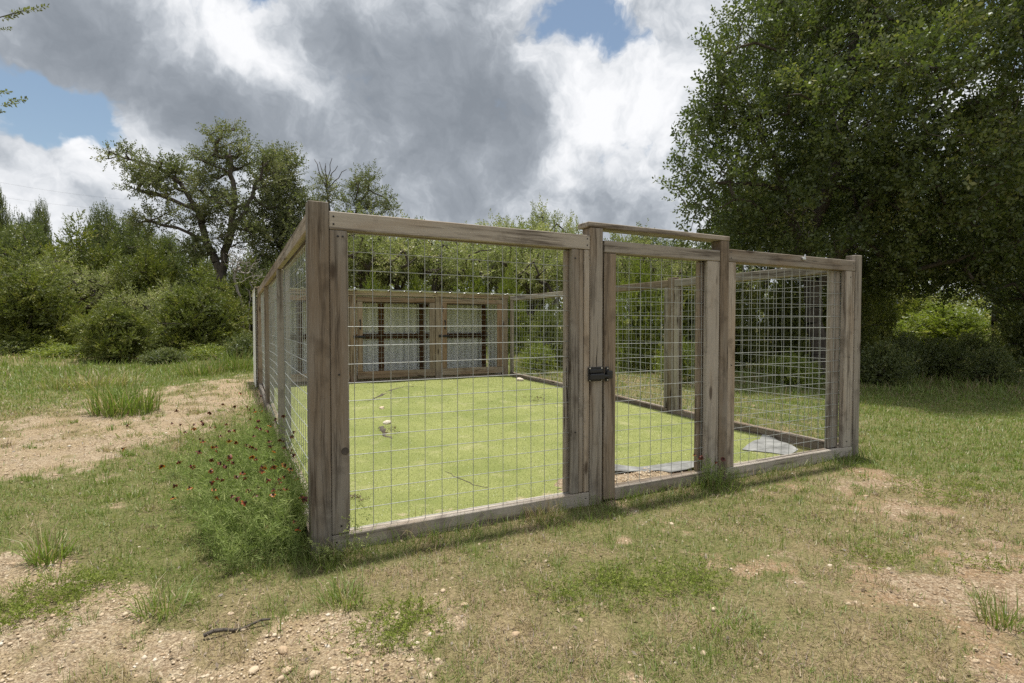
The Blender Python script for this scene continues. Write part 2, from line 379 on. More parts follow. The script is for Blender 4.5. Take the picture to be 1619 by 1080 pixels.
ground = link('ground', np_mesh('ground', np.stack([gx.ravel(), gy.ravel(), gz.ravel()], 1), [Fq], M['ground'], True, bare=b_, green=g_, red=r_))
tag(ground, kind='structure')

# ------------------------------------------------------------------ boards and wire
_board_cache = {}
def board(name, parent, A, B, w_, t_, side, mat='wood', bev=0.004):
    """a sawn board from A to B (centre line), w_ across 'side', t_ across the third axis"""
    A = np.array(A, float); B = np.array(B, float); d = B - A; L = np.linalg.norm(d); d = d / L
    s = np.array(side, float); s = unit(s - d * np.dot(s, d)); t = np.cross(d, s)
    key = (round(L, 4), round(w_, 4), round(t_, 4), mat)
    if key not in _board_cache:
        bm = bmesh.new(); bmesh.ops.create_cube(bm, size=1.0)
        bmesh.ops.scale(bm, vec=(L, w_, t_), verts=bm.verts)
        bmesh.ops.bevel(bm, geom=bm.edges[:], offset=min(bev, t_ * .2, w_ * .2), segments=1, affect='EDGES')
        me = bpy.data.meshes.new(name); bm.to_mesh(me); bm.free(); me.materials.append(M[mat]); _board_cache[key] = me
    o = bpy.data.objects.new(name, _board_cache[key]); COL.objects.link(o)
    mx = Matrix(((d[0], s[0], t[0]), (d[1], s[1], t[1]), (d[2], s[2], t[2])))
    o.rotation_euler = mx.to_euler(); o.location = (A + B) / 2
    if parent: o.parent = parent; o.matrix_parent_inverse = Matrix.Identity(4); o.location = Vector((A + B) / 2) - parent_origin(parent)
    return o
def parent_origin(p):
    v = Vector((0, 0, 0))
    while p: v += p.location; p = p.parent
    return v
def bx(name, parent, x0, x1, y0, y1, z0, z1, mat='wood', bev=0.004):
    """axis-aligned board, grain along its longest side"""
    dx, dy, dz = x1 - x0, y1 - y0, z1 - z0; cx, cy, cz = (x0 + x1) / 2, (y0 + y1) / 2, (z0 + z1) / 2
    if dz >= dx and dz >= dy: return board(name, parent, (cx, cy, z0), (cx, cy, z1), dx, dy, (1, 0, 0), mat, bev)
    if dx >= dy: return board(name, parent, (x0, cy, cz), (x1, cy, cz), dy, dz, (0, 1, 0), mat, bev)
    return board(name, parent, (cx, y0, cz), (cx, y1, cz), dx, dz, (1, 0, 0), mat, bev)
def tube_seg(P, Q, r0, r1, n=6):
    """many frusta at once; P,Q (k,3), radii (k,)"""
    P = np.atleast_2d(P).astype(float); Q = np.atleast_2d(Q).astype(float); k = len(P)
    d = Q - P; d /= np.maximum(np.linalg.norm(d, axis=1, keepdims=True), 1e-9)
    ref = np.where(np.abs(d[:, 2:3]) > .9, np.array([[1., 0, 0]]), np.array([[0, 0, 1.]]))
    u = np.cross(d, ref); u /= np.linalg.norm(u, axis=1, keepdims=True); v = np.cross(d, u)
    a = np.arange(n) * 2 * np.pi / n
    ring = np.cos(a)[None, :, None] * u[:, None] + np.sin(a)[None, :, None] * v[:, None]
    r0 = np.broadcast_to(r0, (k,))[:, None, None]; r1 = np.broadcast_to(r1, (k,))[:, None, None]
    V = np.concatenate([P[:, None] + ring * r0, Q[:, None] + ring * r1], 1).reshape(-1, 3)
    b = (np.arange(k) * 2 * n)[:, None]; i = np.arange(n)[None]; j = (i + 1) % n
    F = np.stack([b + i, b + j, b + n + j, b + n + i], -1).reshape(-1, 4)
    return V, F
def wire_panel(name, parent, origin, du, ulo, uhi, zlo, zhi, us, zs, n, r=0.0020, bow=0.010, seed=0):
    """welded wire: uprights at us, crosswires at zs, in the plane through origin along du with normal n"""
    rs = np.random.RandomState(seed)
    o = np.array(origin, float); du = unit(du); n = unit(n)
    P, Q = [], []
    def pt(u, z, k=0):
        b = bow * math.sin(u * 2.1 + seed) * math.sin(z * 1.7 + seed * 2)
        return o + du * u + np.array([0, 0, z]) + n * (k + b)
    for u in us:
        zz = np.linspace(zlo, zhi, 7); ju = rs.normal(0, .0008)
        pp = [pt(u + ju, z, 0.0) for z in zz]; P += pp[:-1]; Q += pp[1:]
    for z in zs:
        uu = np.linspace(ulo, uhi, max(4, int((uhi - ulo) / .3))); jz = rs.normal(0, .0015)
        pp = [pt(u, z + jz + .003 * math.sin(u * 1.3 + z * 5), -2 * r) for u in uu]; P += pp[:-1]; Q += pp[1:]
    org = np.array(parent_origin(parent)) if parent else np.zeros(3)
    V, F = tube_seg(np.array(P) - org, np.array(Q) - org, r, r, 5)
    return link(name, np_mesh(name, V, [F], M['wire'], True), parent)
m4 = 0.1016
def steps(first, lo, hi):
    k0 = math.ceil((lo - first) / m4); k1 = math.floor((hi - first) / m4)
    return [first + k * m4 for k in range(k0, k1 + 1)]

# ------------------------------------------------------------------ the dog pen
pen = empty('dog_pen', (0, 0, 0))
tag(pen, 'weathered grey timber dog pen with square welded wire panels and a latched gate', 'dog pen')
# front wall, left section
bx('post', pen, 0, .104, 0, .10, -.12, 1.865)
bx('top_rail', pen, .106, 1.789, .003, .043, 1.724, 1.820)
bx('top_rail', pen, .106, 1.789, .052, .092, 1.722, 1.816)
bx('batten', pen, .107, .199, .005, .044, .086, 1.722)
bx('batten', pen, .108, .212, .052, .091, .086, 1.719)
bx('bottom_rail', pen, .106, 1.789, .001, .041, -.07, .083)
bx('bottom_rail', pen, .106, 1.789, .052, .094, -.07, .080)
bx('batten', pen, 1.646, 1.703, .006, .045, .085, 1.722)
bx('batten', pen, 1.706, 1.742, .010, .046, .085, 1.722)
bx('batten', pen, 1.745, 1.788, .004, .045, .085, 1.722)
bx('batten', pen, 1.628, 1.788, .053, .092, .085, 1.719)
bx('post', pen, 1.791, 1.893, -.002, .10, -.12, 1.874)
wire_panel('wire_panel', pen, (0, .0485, 0), (1, 0, 0), .12, 1.78, .03, 1.80, steps(.24, .13, 1.77), steps(1.31, .05, 1.80), (0, 1, 0), seed=1)
bx('gate_header', pen, 1.770, 3.118, -.006, .125, 1.876, 1.911)
# gate leaf
gate = empty('gate', (1.9, 0.02, 0), pen); gate['label'] = 'mesh gate leaf in a grey timber frame with black latch'
bx('stile', gate, 1.908, 2.008, .000, .040, .010, 1.710)
bx('stile', gate, 1.912, 2.012, .052, .088, .012, 1.708)
bx('top_rail', gate, 1.906, 3.016, -.003, .041, 1.713, 1.795)
bx('top_rail', gate, 1.909, 3.012, .052, .088, 1.712, 1.793)
bx('bottom_rail', gate, 2.010, 2.884, .004, .042, -.005, .083)
bx('bottom_rail', gate, 2.014, 2.880, .054, .090, -.005, .081)
bx('stile', gate, 2.886, 3.017, .001, .041, -.02, 1.711)
bx('stile', gate, 2.848, 3.012, .053, .089, -.02, 1.708)
wire_panel('wire_panel', gate, (0, .0475, 0), (1, 0, 0), 1.93, 2.99, .03, 1.78, steps(2.06, 1.95, 2.98), steps(.982, .05, 1.78), (0, 1, 0), seed=2)
# hinge post, right section
bx('post', pen, 3.022, 3.114, -.004, .096, -.12, 1.873)
bx('batten', pen, 3.117, 3.205, .006, .045, .085, 1.716)
bx('batten', pen, 3.117, 3.215, .053, .092, .085, 1.714)
bx('top_rail', pen, 3.117, 4.788, .002, .042, 1.718, 1.815)
bx('top_rail', pen, 3.117, 4.788, .052, .092, 1.716, 1.811)
bx('bottom_rail', pen, 3.117, 4.788, .001, .041, -.07, .084)
bx('bottom_rail', pen, 3.117, 4.788, .052, .094, -.07, .081)
bx('batten', pen, 4.640, 4.787, .005, .044, .086, 1.716)
bx('batten', pen, 4.505, 4.650, .053, .092, .086, 1.714)
bx('post', pen, 4.790, 4.882, -.004, .096, -.12, 1.868)
wire_panel('wire_panel', pen, (0, .0485, 0), (1, 0, 0), 3.13, 4.77, .03, 1.80, steps(3.331, 3.14, 4.76), steps(.588, .05, 1.80), (0, 1, 0), seed=3)
# left wall runs a few centimetres out of square
DL = unit((0.08, 7.0, 0)); NL = np.array([DL[1], -DL[0], 0])
def lw(name, u0, u1, v0, v1, z0, z1, zz=None):
    def p(u, v, z): return DL * u + NL * v + np.array([0, 0, z])
    vm = (v0 + v1) / 2
    if zz is not None:      # a rail whose ends stand at different heights
        return board(name, pen, p(u0, vm, (z0 + z1) / 2), p(u1, vm, (zz[0] + zz[1]) / 2), v1 - v0, z1 - z0, NL)
    if (z1 - z0) > (u1 - u0): return board(name, pen, p((u0 + u1) / 2, vm, z0), p((u0 + u1) / 2, vm, z1), v1 - v0, u1 - u0, NL)
    return board(name, pen, p(u0, vm, (z0 + z1) / 2), p(u1, vm, (z0 + z1) / 2), v1 - v0, z1 - z0, NL)
zb = lambda y: float(0.17 * sstep(0, 7.0, np.array(y)))
marks = [0.102, 2.33, 4.72, 6.93]
for a, b in zip(marks[:-1], marks[1:]):
    lw('top_rail', a, b - .003, .002, .040, 1.724, 1.819)
    lw('top_rail', a, b - .003, .058, .096, 1.722, 1.815)
    for v0, v1 in ((.002, .042), (.057, .097)):
        lw('bottom_rail', a, b - .003, v0, v1, zb(a) - .06, zb(a) + .082, (zb(b) - .06, zb(b) + .082))
for u in marks[1:3]:
    lw('post', u, u + .095, .001, .055, zb(u) - .1, 1.722)
    lw('post', u, u + .095, .066, .104, zb(u) - .1, 1.720)
lw('post', 6.93, 7.03, .001, .060, .05, 1.862)
lw('post', 6.93, 7.03, .066, .104, .05, 1.858)
lw('batten', .102, .14, .004, .044, .086, 1.722)
for k, (a, b) in enumerate(zip(marks[:-1], marks[1:])):
    us = steps(a + .09, a + .02, b); P0 = zb((a + b) / 2)
    wire_panel('wire_panel', pen, NL * .053, DL, a + .01, b, P0 + .03, 1.80, us, steps(1.30, P0 + .05, 1.79), NL, seed=5 + k)
# right wall
RY = [0.098, 2.31, 4.70, 6.95]
for a, b in zip(RY[:-1], RY[1:]):
    a2 = a + .11 if a > 1 else a
    bx('top_rail', pen, 4.782, 4.820, a2, b - .003, 1.724, 1.813)
    bx('top_rail', pen, 4.838, 4.876, a2, b - .003, 1.722, 1.811)
    for x0 in (4.780, 4.838):
        board('bottom_rail', pen, (x0 + .02, a2, zb(a) + .012), (x0 + .02, b - .003, zb(b) + .018), .04, .12, (1, 0, 0))
    us = steps(a2 + .07, a2 + .02, b)
    P0 = zb((a + b) / 2)
    wire_panel('wire_panel', pen, (4.829, 0, 0), (0, 1, 0), a2 + .01, b, P0 + .03, 1.80, us, steps(.588, P0 + .05, 1.79), (1, 0, 0), seed=11 + int(a))
for y in RY[1:3]:
    bx('post', pen, 4.780, 4.880, y, y + .108, -.05, 1.842)
    bx('batten', pen, 4.785, 4.822, y - .070, y - .003, zb(y) + .07, 1.721)
    bx('batten', pen, 4.785, 4.822, y + .111, y + .180, zb(y) + .08, 1.721)
    bx('batten', pen, 4.839, 4.875, y - .070, y - .003, zb(y) + .07, 1.719)
    bx('batten', pen, 4.839, 4.875, y + .111, y + .180, zb(y) + .08, 1.719)
bx('batten', pen, 4.785, 4.822, 6.84, 6.945, .25, 1.721)
# slide-bolt latch: housing plate with a barrel on the post, keeper with bolt end on the gate stile
def small_mesh(name, parent, build, mat, loc=(0, 0, 0), smooth=False):
    bm = bmesh.new(); build(bm); me = bpy.data.meshes.new(name); bm.to_mesh(me); bm.free(); me.materials.append(M[mat])
    if smooth:
        for p in me.polygons: p.use_smooth = True
    o = link(name, me, parent); o.location = Vector(loc) - (parent_origin(parent) if parent else Vector()); return o
def bm_box(bm, x0, x1, y0, y1, z0, z1, bev=0.002):
    r = bmesh.ops.create_cube(bm, size=1.0); vs = r['verts']
    bmesh.ops.scale(bm, vec=(x1 - x0, y1 - y0, z1 - z0), verts=vs); bmesh.ops.translate(bm, vec=((x0 + x1) / 2, (y0 + y1) / 2, (z0 + z1) / 2), verts=vs)
    if bev: bmesh.ops.bevel(bm, geom=list({e for v in vs for e in v.link_edges}), offset=bev, segments=1, affect='EDGES')
def bm_cyl(bm, p, axis, r, L, n=12):
    q = Vector(axis).to_track_quat('Z', 'Y').to_matrix().to_4x4()
    bmesh.ops.create_cone(bm, cap_ends=True, segments=n, radius1=r, radius2=r, depth=L, matrix=Matrix.Translation(p) @ q)
def latch_body(bm):
    bm_box(bm, -.062, .062, -.008, 0, -.048, .048, .003)
    bm_box(bm, -.066, .058, -.038, -.006, -.040, .004, .008)
    bm_box(bm, -.058, .050, -.026, -.006, .006, .034, .006)
    bm_cyl(bm, (.03, -.024, -.016), (1, 0, 0), .012, .12)
small_mesh('latch', pen, latch_body, 'black', (1.832, -.003, .886))
def keeper(bm):
    bm_box(bm, -.016, .016, -.010, 0, -.05, .05, .003)
    bm_box(bm, -.018, .030, -.036, -.008, -.030, .024, .006)
small_mesh('latch_keeper', gate, keeper, 'black', (1.928, -.001, .882))
for x, z in ((1.780, .926), (1.878, .926), (1.780, .846), (1.878, .846)):
    small_mesh('screw', pen, lambda bm: bm_cyl(bm, (0, 0, 0), (0, 1, 0), .0055, .004, 8), 'screw', (x, -.0125, z))
for z in (.922, .842):
    small_mesh('screw', gate, lambda bm: bm_cyl(bm, (0, 0, 0), (0, 1, 0), .005, .004, 8), 'screw', (1.928, -.012, z))
_scr = None
for x, z in ((.128, 1.792), (.128, 1.752), (.150, 1.690), (.175, 1.690), (1.765, 1.795), (1.765, 1.752), (3.140, 1.79), (3.142, 1.745), (4.762, 1.79), (4.760, 1.745), (.13, .045), (1.76, .045), (3.15, .045), (4.75, .045), (1.67, 1.66), (4.72, 1.66), (4.70, .14), (.155, .13), (.15, .95), (4.72, .92), (3.16, .9), (1.675, .5)):
    if _scr is None:
        _scr = small_mesh('screw', pen, lambda bm: bm_cyl(bm, (0, 0, 0), (0, 1, 0), .0052, .0036, 8), 'black', (x, .0025, z))
    else:
        q = _scr.copy(); COL.objects.link(q); q.location = (x, .0025, z)
small_mesh('dark_knot', pen, lambda bm: bm_cyl(bm, (0, 0, 0), (0, 1, 0), .020, .004, 14), 'bark', (.178, .0042, .535))
small_mesh('rail_hook', pen, lambda bm: (bm_box(bm, -.02, .02, -.02, .0, -.012, .012, .004), bm_cyl(bm, (.012, -.012, .02), (.3, 0, 1), .006, .03, 8)), 'screw', (4.02, .001, 1.79))

# ------------------------------------------------------------------ the shelter along the back of the pen
sh_ = empty('dog_shelter', (0, 7.0, 0))
tag(sh_, 'low timber dog shelter with three mesh doors and pale corrugated walls behind the turf', 'shelter')
Y0, YB = 7.03, 8.05
gz0 = .17
for x0, x1 in ((.13, .23), (1.585, 1.700), (3.205, 3.325), (4.650, 4.775)):
    bx('post', sh_, x0, x1, Y0, Y0 + .09, .10, 1.762, 'shelter_wood')
bx('beam', sh_, .12, 4.80, Y0 - .002, Y0 + .040, 1.764, 1.848, 'shelter_wood')
bx('beam', sh_, .12, 4.80, Y0 + .045, Y0 + .088, 1.764, 1.846, 'shelter_wood')
bx('sill', sh_, .24, 1.582, Y0 + .02, Y0 + .08, .10, .215, 'shelter_wood')
bx('sill', sh_, 1.703, 3.202, Y0 + .02, Y0 + .08, .10, .215, 'shelter_wood')
bx('sill', sh_, 3.328, 4.647, Y0 + .02, Y0 + .08, .10, .215, 'shelter_wood')
for k, (x0, x1) in enumerate(((.245, 1.575), (1.712, 3.190), (3.338, 4.640))):
    d = empty('door', (x0, Y0, gz0), sh_)
    zl, zh = .242, 1.742
    d.location = Vector((x0, Y0, gz0)) - sh_.location
    bx('door_rail', d, x0, x1, Y0 - .024, Y0 + .012, zh - .092, zh, 'shelter_wood')
    bx('door_rail', d, x0, x1, Y0 - .024, Y0 + .012, zl, zl + .135, 'shelter_wood')
    bx('door_stile', d, x0 + .001, x0 + .095, Y0 - .022, Y0 + .010, zl + .137, zh - .094, 'shelter_wood')
    bx('door_stile', d, x1 - .110, x1 - .001, Y0 - .022, Y0 + .010, zl + .137, zh - .094, 'shelter_wood')
    wire_panel('wire_panel', d, (0, Y0 + .018, 0), (1, 0, 0), x0 + .03, x1 - .03, zl + .05, zh - .03, steps(x0 + .14, x0 + .05, x1 - .05), steps(zl + .17, zl + .06, zh - .05), (0, 1, 0), r=.002, seed=21 + k)
    def pull(bm):
        bm_box(bm, -.012, .012, -.006, 0, -.09, -.05); bm_box(bm, -.012, .012, -.006, 0, .05, .09); bm_cyl(bm, (0, -.03, 0), (0, 0, 1), .008, .13)
        bm_cyl(bm, (0, -.017, .06), (0, 1, 0), .007, .03); bm_cyl(bm, (0, -.017, -.06), (0, 1, 0), .007, .03)
    small_mesh('handle', d, pull, 'black', (x0 + .05, Y0 - .025, 1.235))
    small_mesh('bolt', d, lambda bm: (bm_box(bm, -.06, .07, -.008, 0, -.022, .022), bm_cyl(bm, (-.02, -.018, 0), (1, 0, 0), .011, .17)), 'black', (x0 + .075, Y0 - .0245, 1.01))
    small_mesh('bolt_keeper', sh_, lambda bm: bm_box(bm, -.016, .016, -.03, 0, -.024, .024, .004), 'black', (x0 - .05, Y0 - .001, 1.01))
def corrugated(name, parent, x0, x1, z0, z1, y, axis='x', pitch=.16, depth=.075, mat='panel'):
    """ribbed sheet standing in a vertical plane; axis x or y is the running direction"""
    n = int((x1 - x0) / pitch); prof = []
    for i in range(n + 1):
        b = x0 + i * pitch
        for du, dd in ((0, 0), (.60, 0), (.66, 1), (.94, 1)):
            u = b + du * pitch
            if u <= x1: prof.append((u, dd * depth))
    prof = np.array(prof); k = len(prof)
    lo = np.column_stack([prof[:, 0], y + prof[:, 1], np.full(k, z0)]); hi = lo.copy(); hi[:, 2] = z1
    V = np.concatenate([lo, hi])
    if axis == 'y': V = V[:, [1, 0, 2]]
    V2 = V.copy(); V2[:, 1 if axis == 'x' else 0] += .0012
    i = np.arange(k - 1); F = np.stack([i, i + 1, k + i + 1, k + i], -1); F2 = F[:, ::-1] + 2 * k
    V = np.concatenate([V, V2]) - np.array(parent_origin(parent))
    return link(name, np_mesh(name, V, [np.concatenate([F, F2])], M[mat]), parent)
xs_ = [.10, 1.04, 1.98, 2.92, 3.86, 4.80]
for i, (a, b) in enumerate(zip(xs_[:-1], xs_[1:])):
    corrugated('wall_panel', sh_, a, b + .06 if b < 4.7 else b, .12, 1.72, YB + .05 + .003 * (i % 2))
for x in (.12, .80, 1.60, 2.36, 3.22, 4.66):
    bx('stud', sh_, x, x + .10, YB, YB + .042, .12, 1.72, 'stain_wood')
bx('wall_rail', sh_, .12, 4.76, YB - .040, YB - .002, .95, 1.045, 'stain_wood')
bx('wall_rail', sh_, .12, 4.76, YB - .040, YB - .002, 1.66, 1.72, 'stain_wood')
bx('wall_rail', sh_, .12, 4.76, YB - .040, YB - .002, .14, .23, 'stain_wood')
for x in (1.60, 3.22):      # mesh partitions between the three boxes
    bx('partition_rail', sh_, x + .03, x + .07, Y0 + .095, YB - .045, 1.60, 1.69, 'stain_wood')
corrugated('side_panel', sh_, Y0 + .02, YB + .06, .10, 1.852, .045, 'y', .19, .02)
corrugated('side_panel', sh_, Y0 + .02, YB + .06, .10, 1.80, 4.795, 'y', .19, .02)
# ribbed metal roof, falling a little to the back
def roof_mesh():
    prof = []; pitch = .305
    for i in range(18):
        b = .03 + i * pitch
        for du, dd in ((0, 0), (.10, 0), (.120, .020), (.150, .020), (.172, 0), (.60, 0)):
            if b + du * pitch / .305 * 1.0 <= 4.95: prof.append((b + du, dd))
    prof = np.array([q for q in prof if q[0] < 4.95]); prof = prof[np.argsort(prof[:, 0])]; k = len(prof)
    fr = np.column_stack([prof[:, 0], np.full(k, Y0 - .09), 1.853 + prof[:, 1]]); bk = np.column_stack([prof[:, 0], np.full(k, YB + .22), 1.752 + prof[:, 1]])
    V = np.concatenate([fr, bk]); V2 = V + np.array([0, 0, -.0015]); i = np.arange(k - 1); F = np.stack([i, i + 1, k + i + 1, k + i], -1)
    rim = np.stack([i, 2 * k + i, 2 * k + i + 1, i + 1], -1)
    return np_mesh('roof', np.concatenate([V, V2]) - np.array([0, 7.0, 0]), [np.concatenate([F, F[:, ::-1] + 2 * k, rim])], M['roof'])
link('roof', roof_mesh(), sh_)

# ------------------------------------------------------------------ turf floor of the pen
def turf_mat():
    m, n, out = new_mat('artificial_turf')
    pos = n.new('ShaderNodeNewGeometry').outputs['Position']
    f1 = n.noise(pos, 1.4, 5, .6); f2 = n.noise(pos, 90, 4, .7); f3 = n.noise(pos, 260, 2, .6); f4 = n.noise(pos, 12, 5, .6)
    col = n.ramp(f2, [(.30, (.12, .142, .042)), (.45, (.235, .262, .085)), (.57, (.29, .312, .11)), (.72, (.42, .42, .19))])
    col = n.mix(n.m('MULTIPLY', n.smooth(f1, .42, .64), .7), col, (.18, .215, .062))
    col = n.mix(n.m('MULTIPLY', n.smooth(n.noise(pos, 3.1, 6, .65), .55, .72), .55), col, (.40, .38, .20))
    col = n.mix(n.m('MULTIPLY', n.smooth(f4, .62, .78), .5), col, (.44, .39, .24))
    col = n.mix(n.m('MULTIPLY', n.smooth(n.voronoi(pos, 11), .07, .04), .8), col, (.60, .57, .44))
    col = n.mix(n.smooth(n.voronoi(n.vm('ADD', pos, (1.3, 2.7, 0)), 13), .07, .04), col, (.07, .06, .03))
    col = n.mix(n.smooth(n.voronoi(n.vm('ADD', pos, (3.3, 7.7, 0)), 6), .035, .02), col, (.06, .05, .035))
    sep = n.new('ShaderNodeSeparateXYZ'); n.put(sep.inputs[0], pos)
    rim = n.m('ADD', n.m('MULTIPLY', sep.outputs[1], -2.2), n.m('MULTIPLY_ADD', n.noise(pos, 4.0, 5, .65), 2.4, -.55))
    col = n.mix(n.m('MULTIPLY', n.smooth(rim, .05, .35), .85), col, (.47, .385, .265))
    h = n.m('ADD', f2, n.m('MULTIPLY', f3, .6))
    principled(n, out, col, .9, 0, bump(n, h, .7, .012), .15); return m
M['turf'] = turf_mat()
M['backing'] = plain('turf_backing', (.22, .222, .212), .85, 0, .45, 7)
tx, ty = np.meshgrid(np.arange(.100, 4.775, .04), np.arange(.100, 7.02, .04), indexing='ij')
def ridge(x, y, p, q, wd):
    p = np.array(p); q = np.array(q); d = q - p; L = np.hypot(*d); t = np.clip(((x - p[0]) * d[0] + (y - p[1]) * d[1]) / L ** 2, 0, 1)
    dist = np.hypot(x - p[0] - d[0] * t, y - p[1] - d[1] * t); return np.exp(-(dist / wd) ** 2) * np.sin(np.pi * np.clip(t, .05, .95))
def gpt(px, py, up=.035):
    d = pix_ray(px, py); z = up
    for _ in range(10):
        t = (z - CAM[2]) / d[2]; p = CAM + d * t; z = float(height(p[0], p[1])) + up
    return p
def turf_z(x, y):
    z = height(x, y) + .030 + (fbm(x * 1.7, y * 1.7, 3) - .5) * .035
    for a, b, hh, wd in (((585, 634), (655, 611), .075, .09), ((598, 676), (628, 693), .07, .07), ((640, 712), (720, 745), .02, .06), ((575, 775), (650, 745), .02, .05), ((760, 790), (880, 772), .02, .06)):
        z = z + hh * ridge(x, y, gpt(*a)[:2], gpt(*b)[:2], wd)
    return z
tz = turf_z(tx, ty)
ta, tb = tx.shape; I = np.arange(ta * tb).reshape(ta, tb)
Fq = np.stack([I[:-1, :-1], I[1:, :-1], I[1:, 1:], I[:-1, 1:]], -1).reshape(-1, 4)
fc = np.stack([tx.ravel()[Fq].mean(1), ty.ravel()[Fq].mean(1)], 1)
cut = (fc[:, 1] < .36 + .10 * np.sin((fc[:, 0] - 1.9) * 3.1) * (fc[:, 0] > 1.9)) & (fc[:, 0] > 1.75) & (fc[:, 0] < 3.15)
cut |= (fc[:, 0] - 4.775) + .55 * (fc[:, 1] - .1) > -.55 + .25 * 0 + (fc[:, 1] - .1) * 1.2
Fq = Fq[~cut]
turf = link('turf', np_mesh('turf', np.stack([tx.ravel(), ty.ravel(), tz.ravel()], 1), [Fq], M['turf'], True)); tag(turf, kind='structure')
bxg, byg = np.meshgrid(np.arange(1.70, 3.2, .03), np.arange(.098, .56, .03), indexing='ij'); bzg = height(bxg, byg) + .050 - .03 * sstep(.40, .56, byg) - .03 * sstep(2.95, 3.2, bxg) - .03 * sstep(1.9, 1.7, bxg) + (fbm(bxg * 11, byg * 11, 3) - .5) * .03
I = np.arange(bxg.size).reshape(bxg.shape); Fb = np.stack([I[:-1, :-1], I[1:, :-1], I[1:, 1:], I[:-1, 1:]], -1).reshape(-1, 4)
tag(link('gravel_bed', np_mesh('gravel_bed', np.stack([bxg.ravel(), byg.ravel(), bzg.ravel()], 1), [Fb], M['ground'], True, bare=np.ones(bxg.size), green=np.zeros(bxg.size), red=np.zeros(bxg.size))), kind='structure')
def sheet(name, pts, zf, thick, mat, sub=3):
    """a loose flat sheet: outline polygon on the floor, lifted by zf(x,y), with thickness"""
    bm = bmesh.new(); vs = [bm.verts.new((x, y, 0)) for x, y in pts]; bm.faces.new(vs)
    bmesh.ops.triangulate(bm, faces=bm.faces[:]); bmesh.ops.subdivide_edges(bm, edges=bm.edges[:], cuts=sub, use_grid_fill=True)
    for v in bm.verts: v.co.z = zf(v.co.x, v.co.y)
    r = bmesh.ops.extrude_face_region(bm, geom=bm.faces[:])
    for v in [g for g in r['geom'] if isinstance(g, bmesh.types.BMVert)]: v.co.z += thick
    bmesh.ops.recalc_face_normals(bm, faces=bm.faces[:])
    me = bpy.data.meshes.new(name); bm.to_mesh(me); bm.free(); me.materials.append(M[mat]); return link(name, me)
def seam(a, b, wd, seed):
    """torn, dirt-filled seam across the turf"""
    rs = np.random.RandomState(seed); a = gpt(*a)[:2]; b = gpt(*b)[:2]; d = unit(b - a); nn = np.array([-d[1], d[0]]); t = np.linspace(0, 1, 14)
    mid = a + np.outer(t, b - a) + np.outer(np.cumsum(rs.normal(0, .012, 14)), nn); w_ = wd * np.sin(np.pi * np.clip(t, .04, .96)) * rs.uniform(.35, 1.2, 14)
    L_ = mid + nn * w_[:, None]; R2_ = mid - nn * w_[:, None]; P2 = np.concatenate([L_, R2_]); V = np.column_stack([P2, turf_z(P2[:, 0], P2[:, 1]) + .004]); i = np.arange(13)
    V = np.concatenate([V, V - np.array([0, 0, .012])]); F = np.concatenate([np.stack([i, i + 1, 14 + i + 1, 14 + i], -1), np.stack([i, 28 + i, 28 + i + 1, i + 1], -1), np.stack([14 + i, 14 + i + 1, 42 + i + 1, 42 + i], -1)])
    link('torn_seam', np_mesh('torn_seam', V, [F], M['bark'], True), turf)
seam((583, 635), (652, 611), .035, 1); seam((600, 678), (628, 694), .03, 2); seam((700, 745), (770, 772), .004, 3)
P_ = [gpt(a, b, .05)[:2] for a, b in ((1173, 709), (1189, 701), (1197, 696), (1206, 686.5), (1224, 691), (1238, 701), (1262, 713), (1246, 718.5), (1220, 714))]
tag(sheet('turf_flap', P_, lambda x, y: float(turf_z(x, y)) + .02 + .02 * math.sin(x * 7 + y * 5), .006, 'backing'), 'grey folded-back corner of turf inside the right front corner of the pen', 'turf flap')
P_ = [gpt(a, b, .06)[:2] for a, b in ((968, 750), (968, 734), (1010, 737), (1060, 735), (1110, 731), (1113, 741), (1085, 746), (1060, 747), (1040, 743), (1010, 744))]
tag(sheet('turf_flap', P_, lambda x, y: float(turf_z(x, y)) + .034 + .014 * math.sin(x * 9), .005, 'backing'), 'curled grey turf edge just inside the gate above bare gravel', 'turf flap')

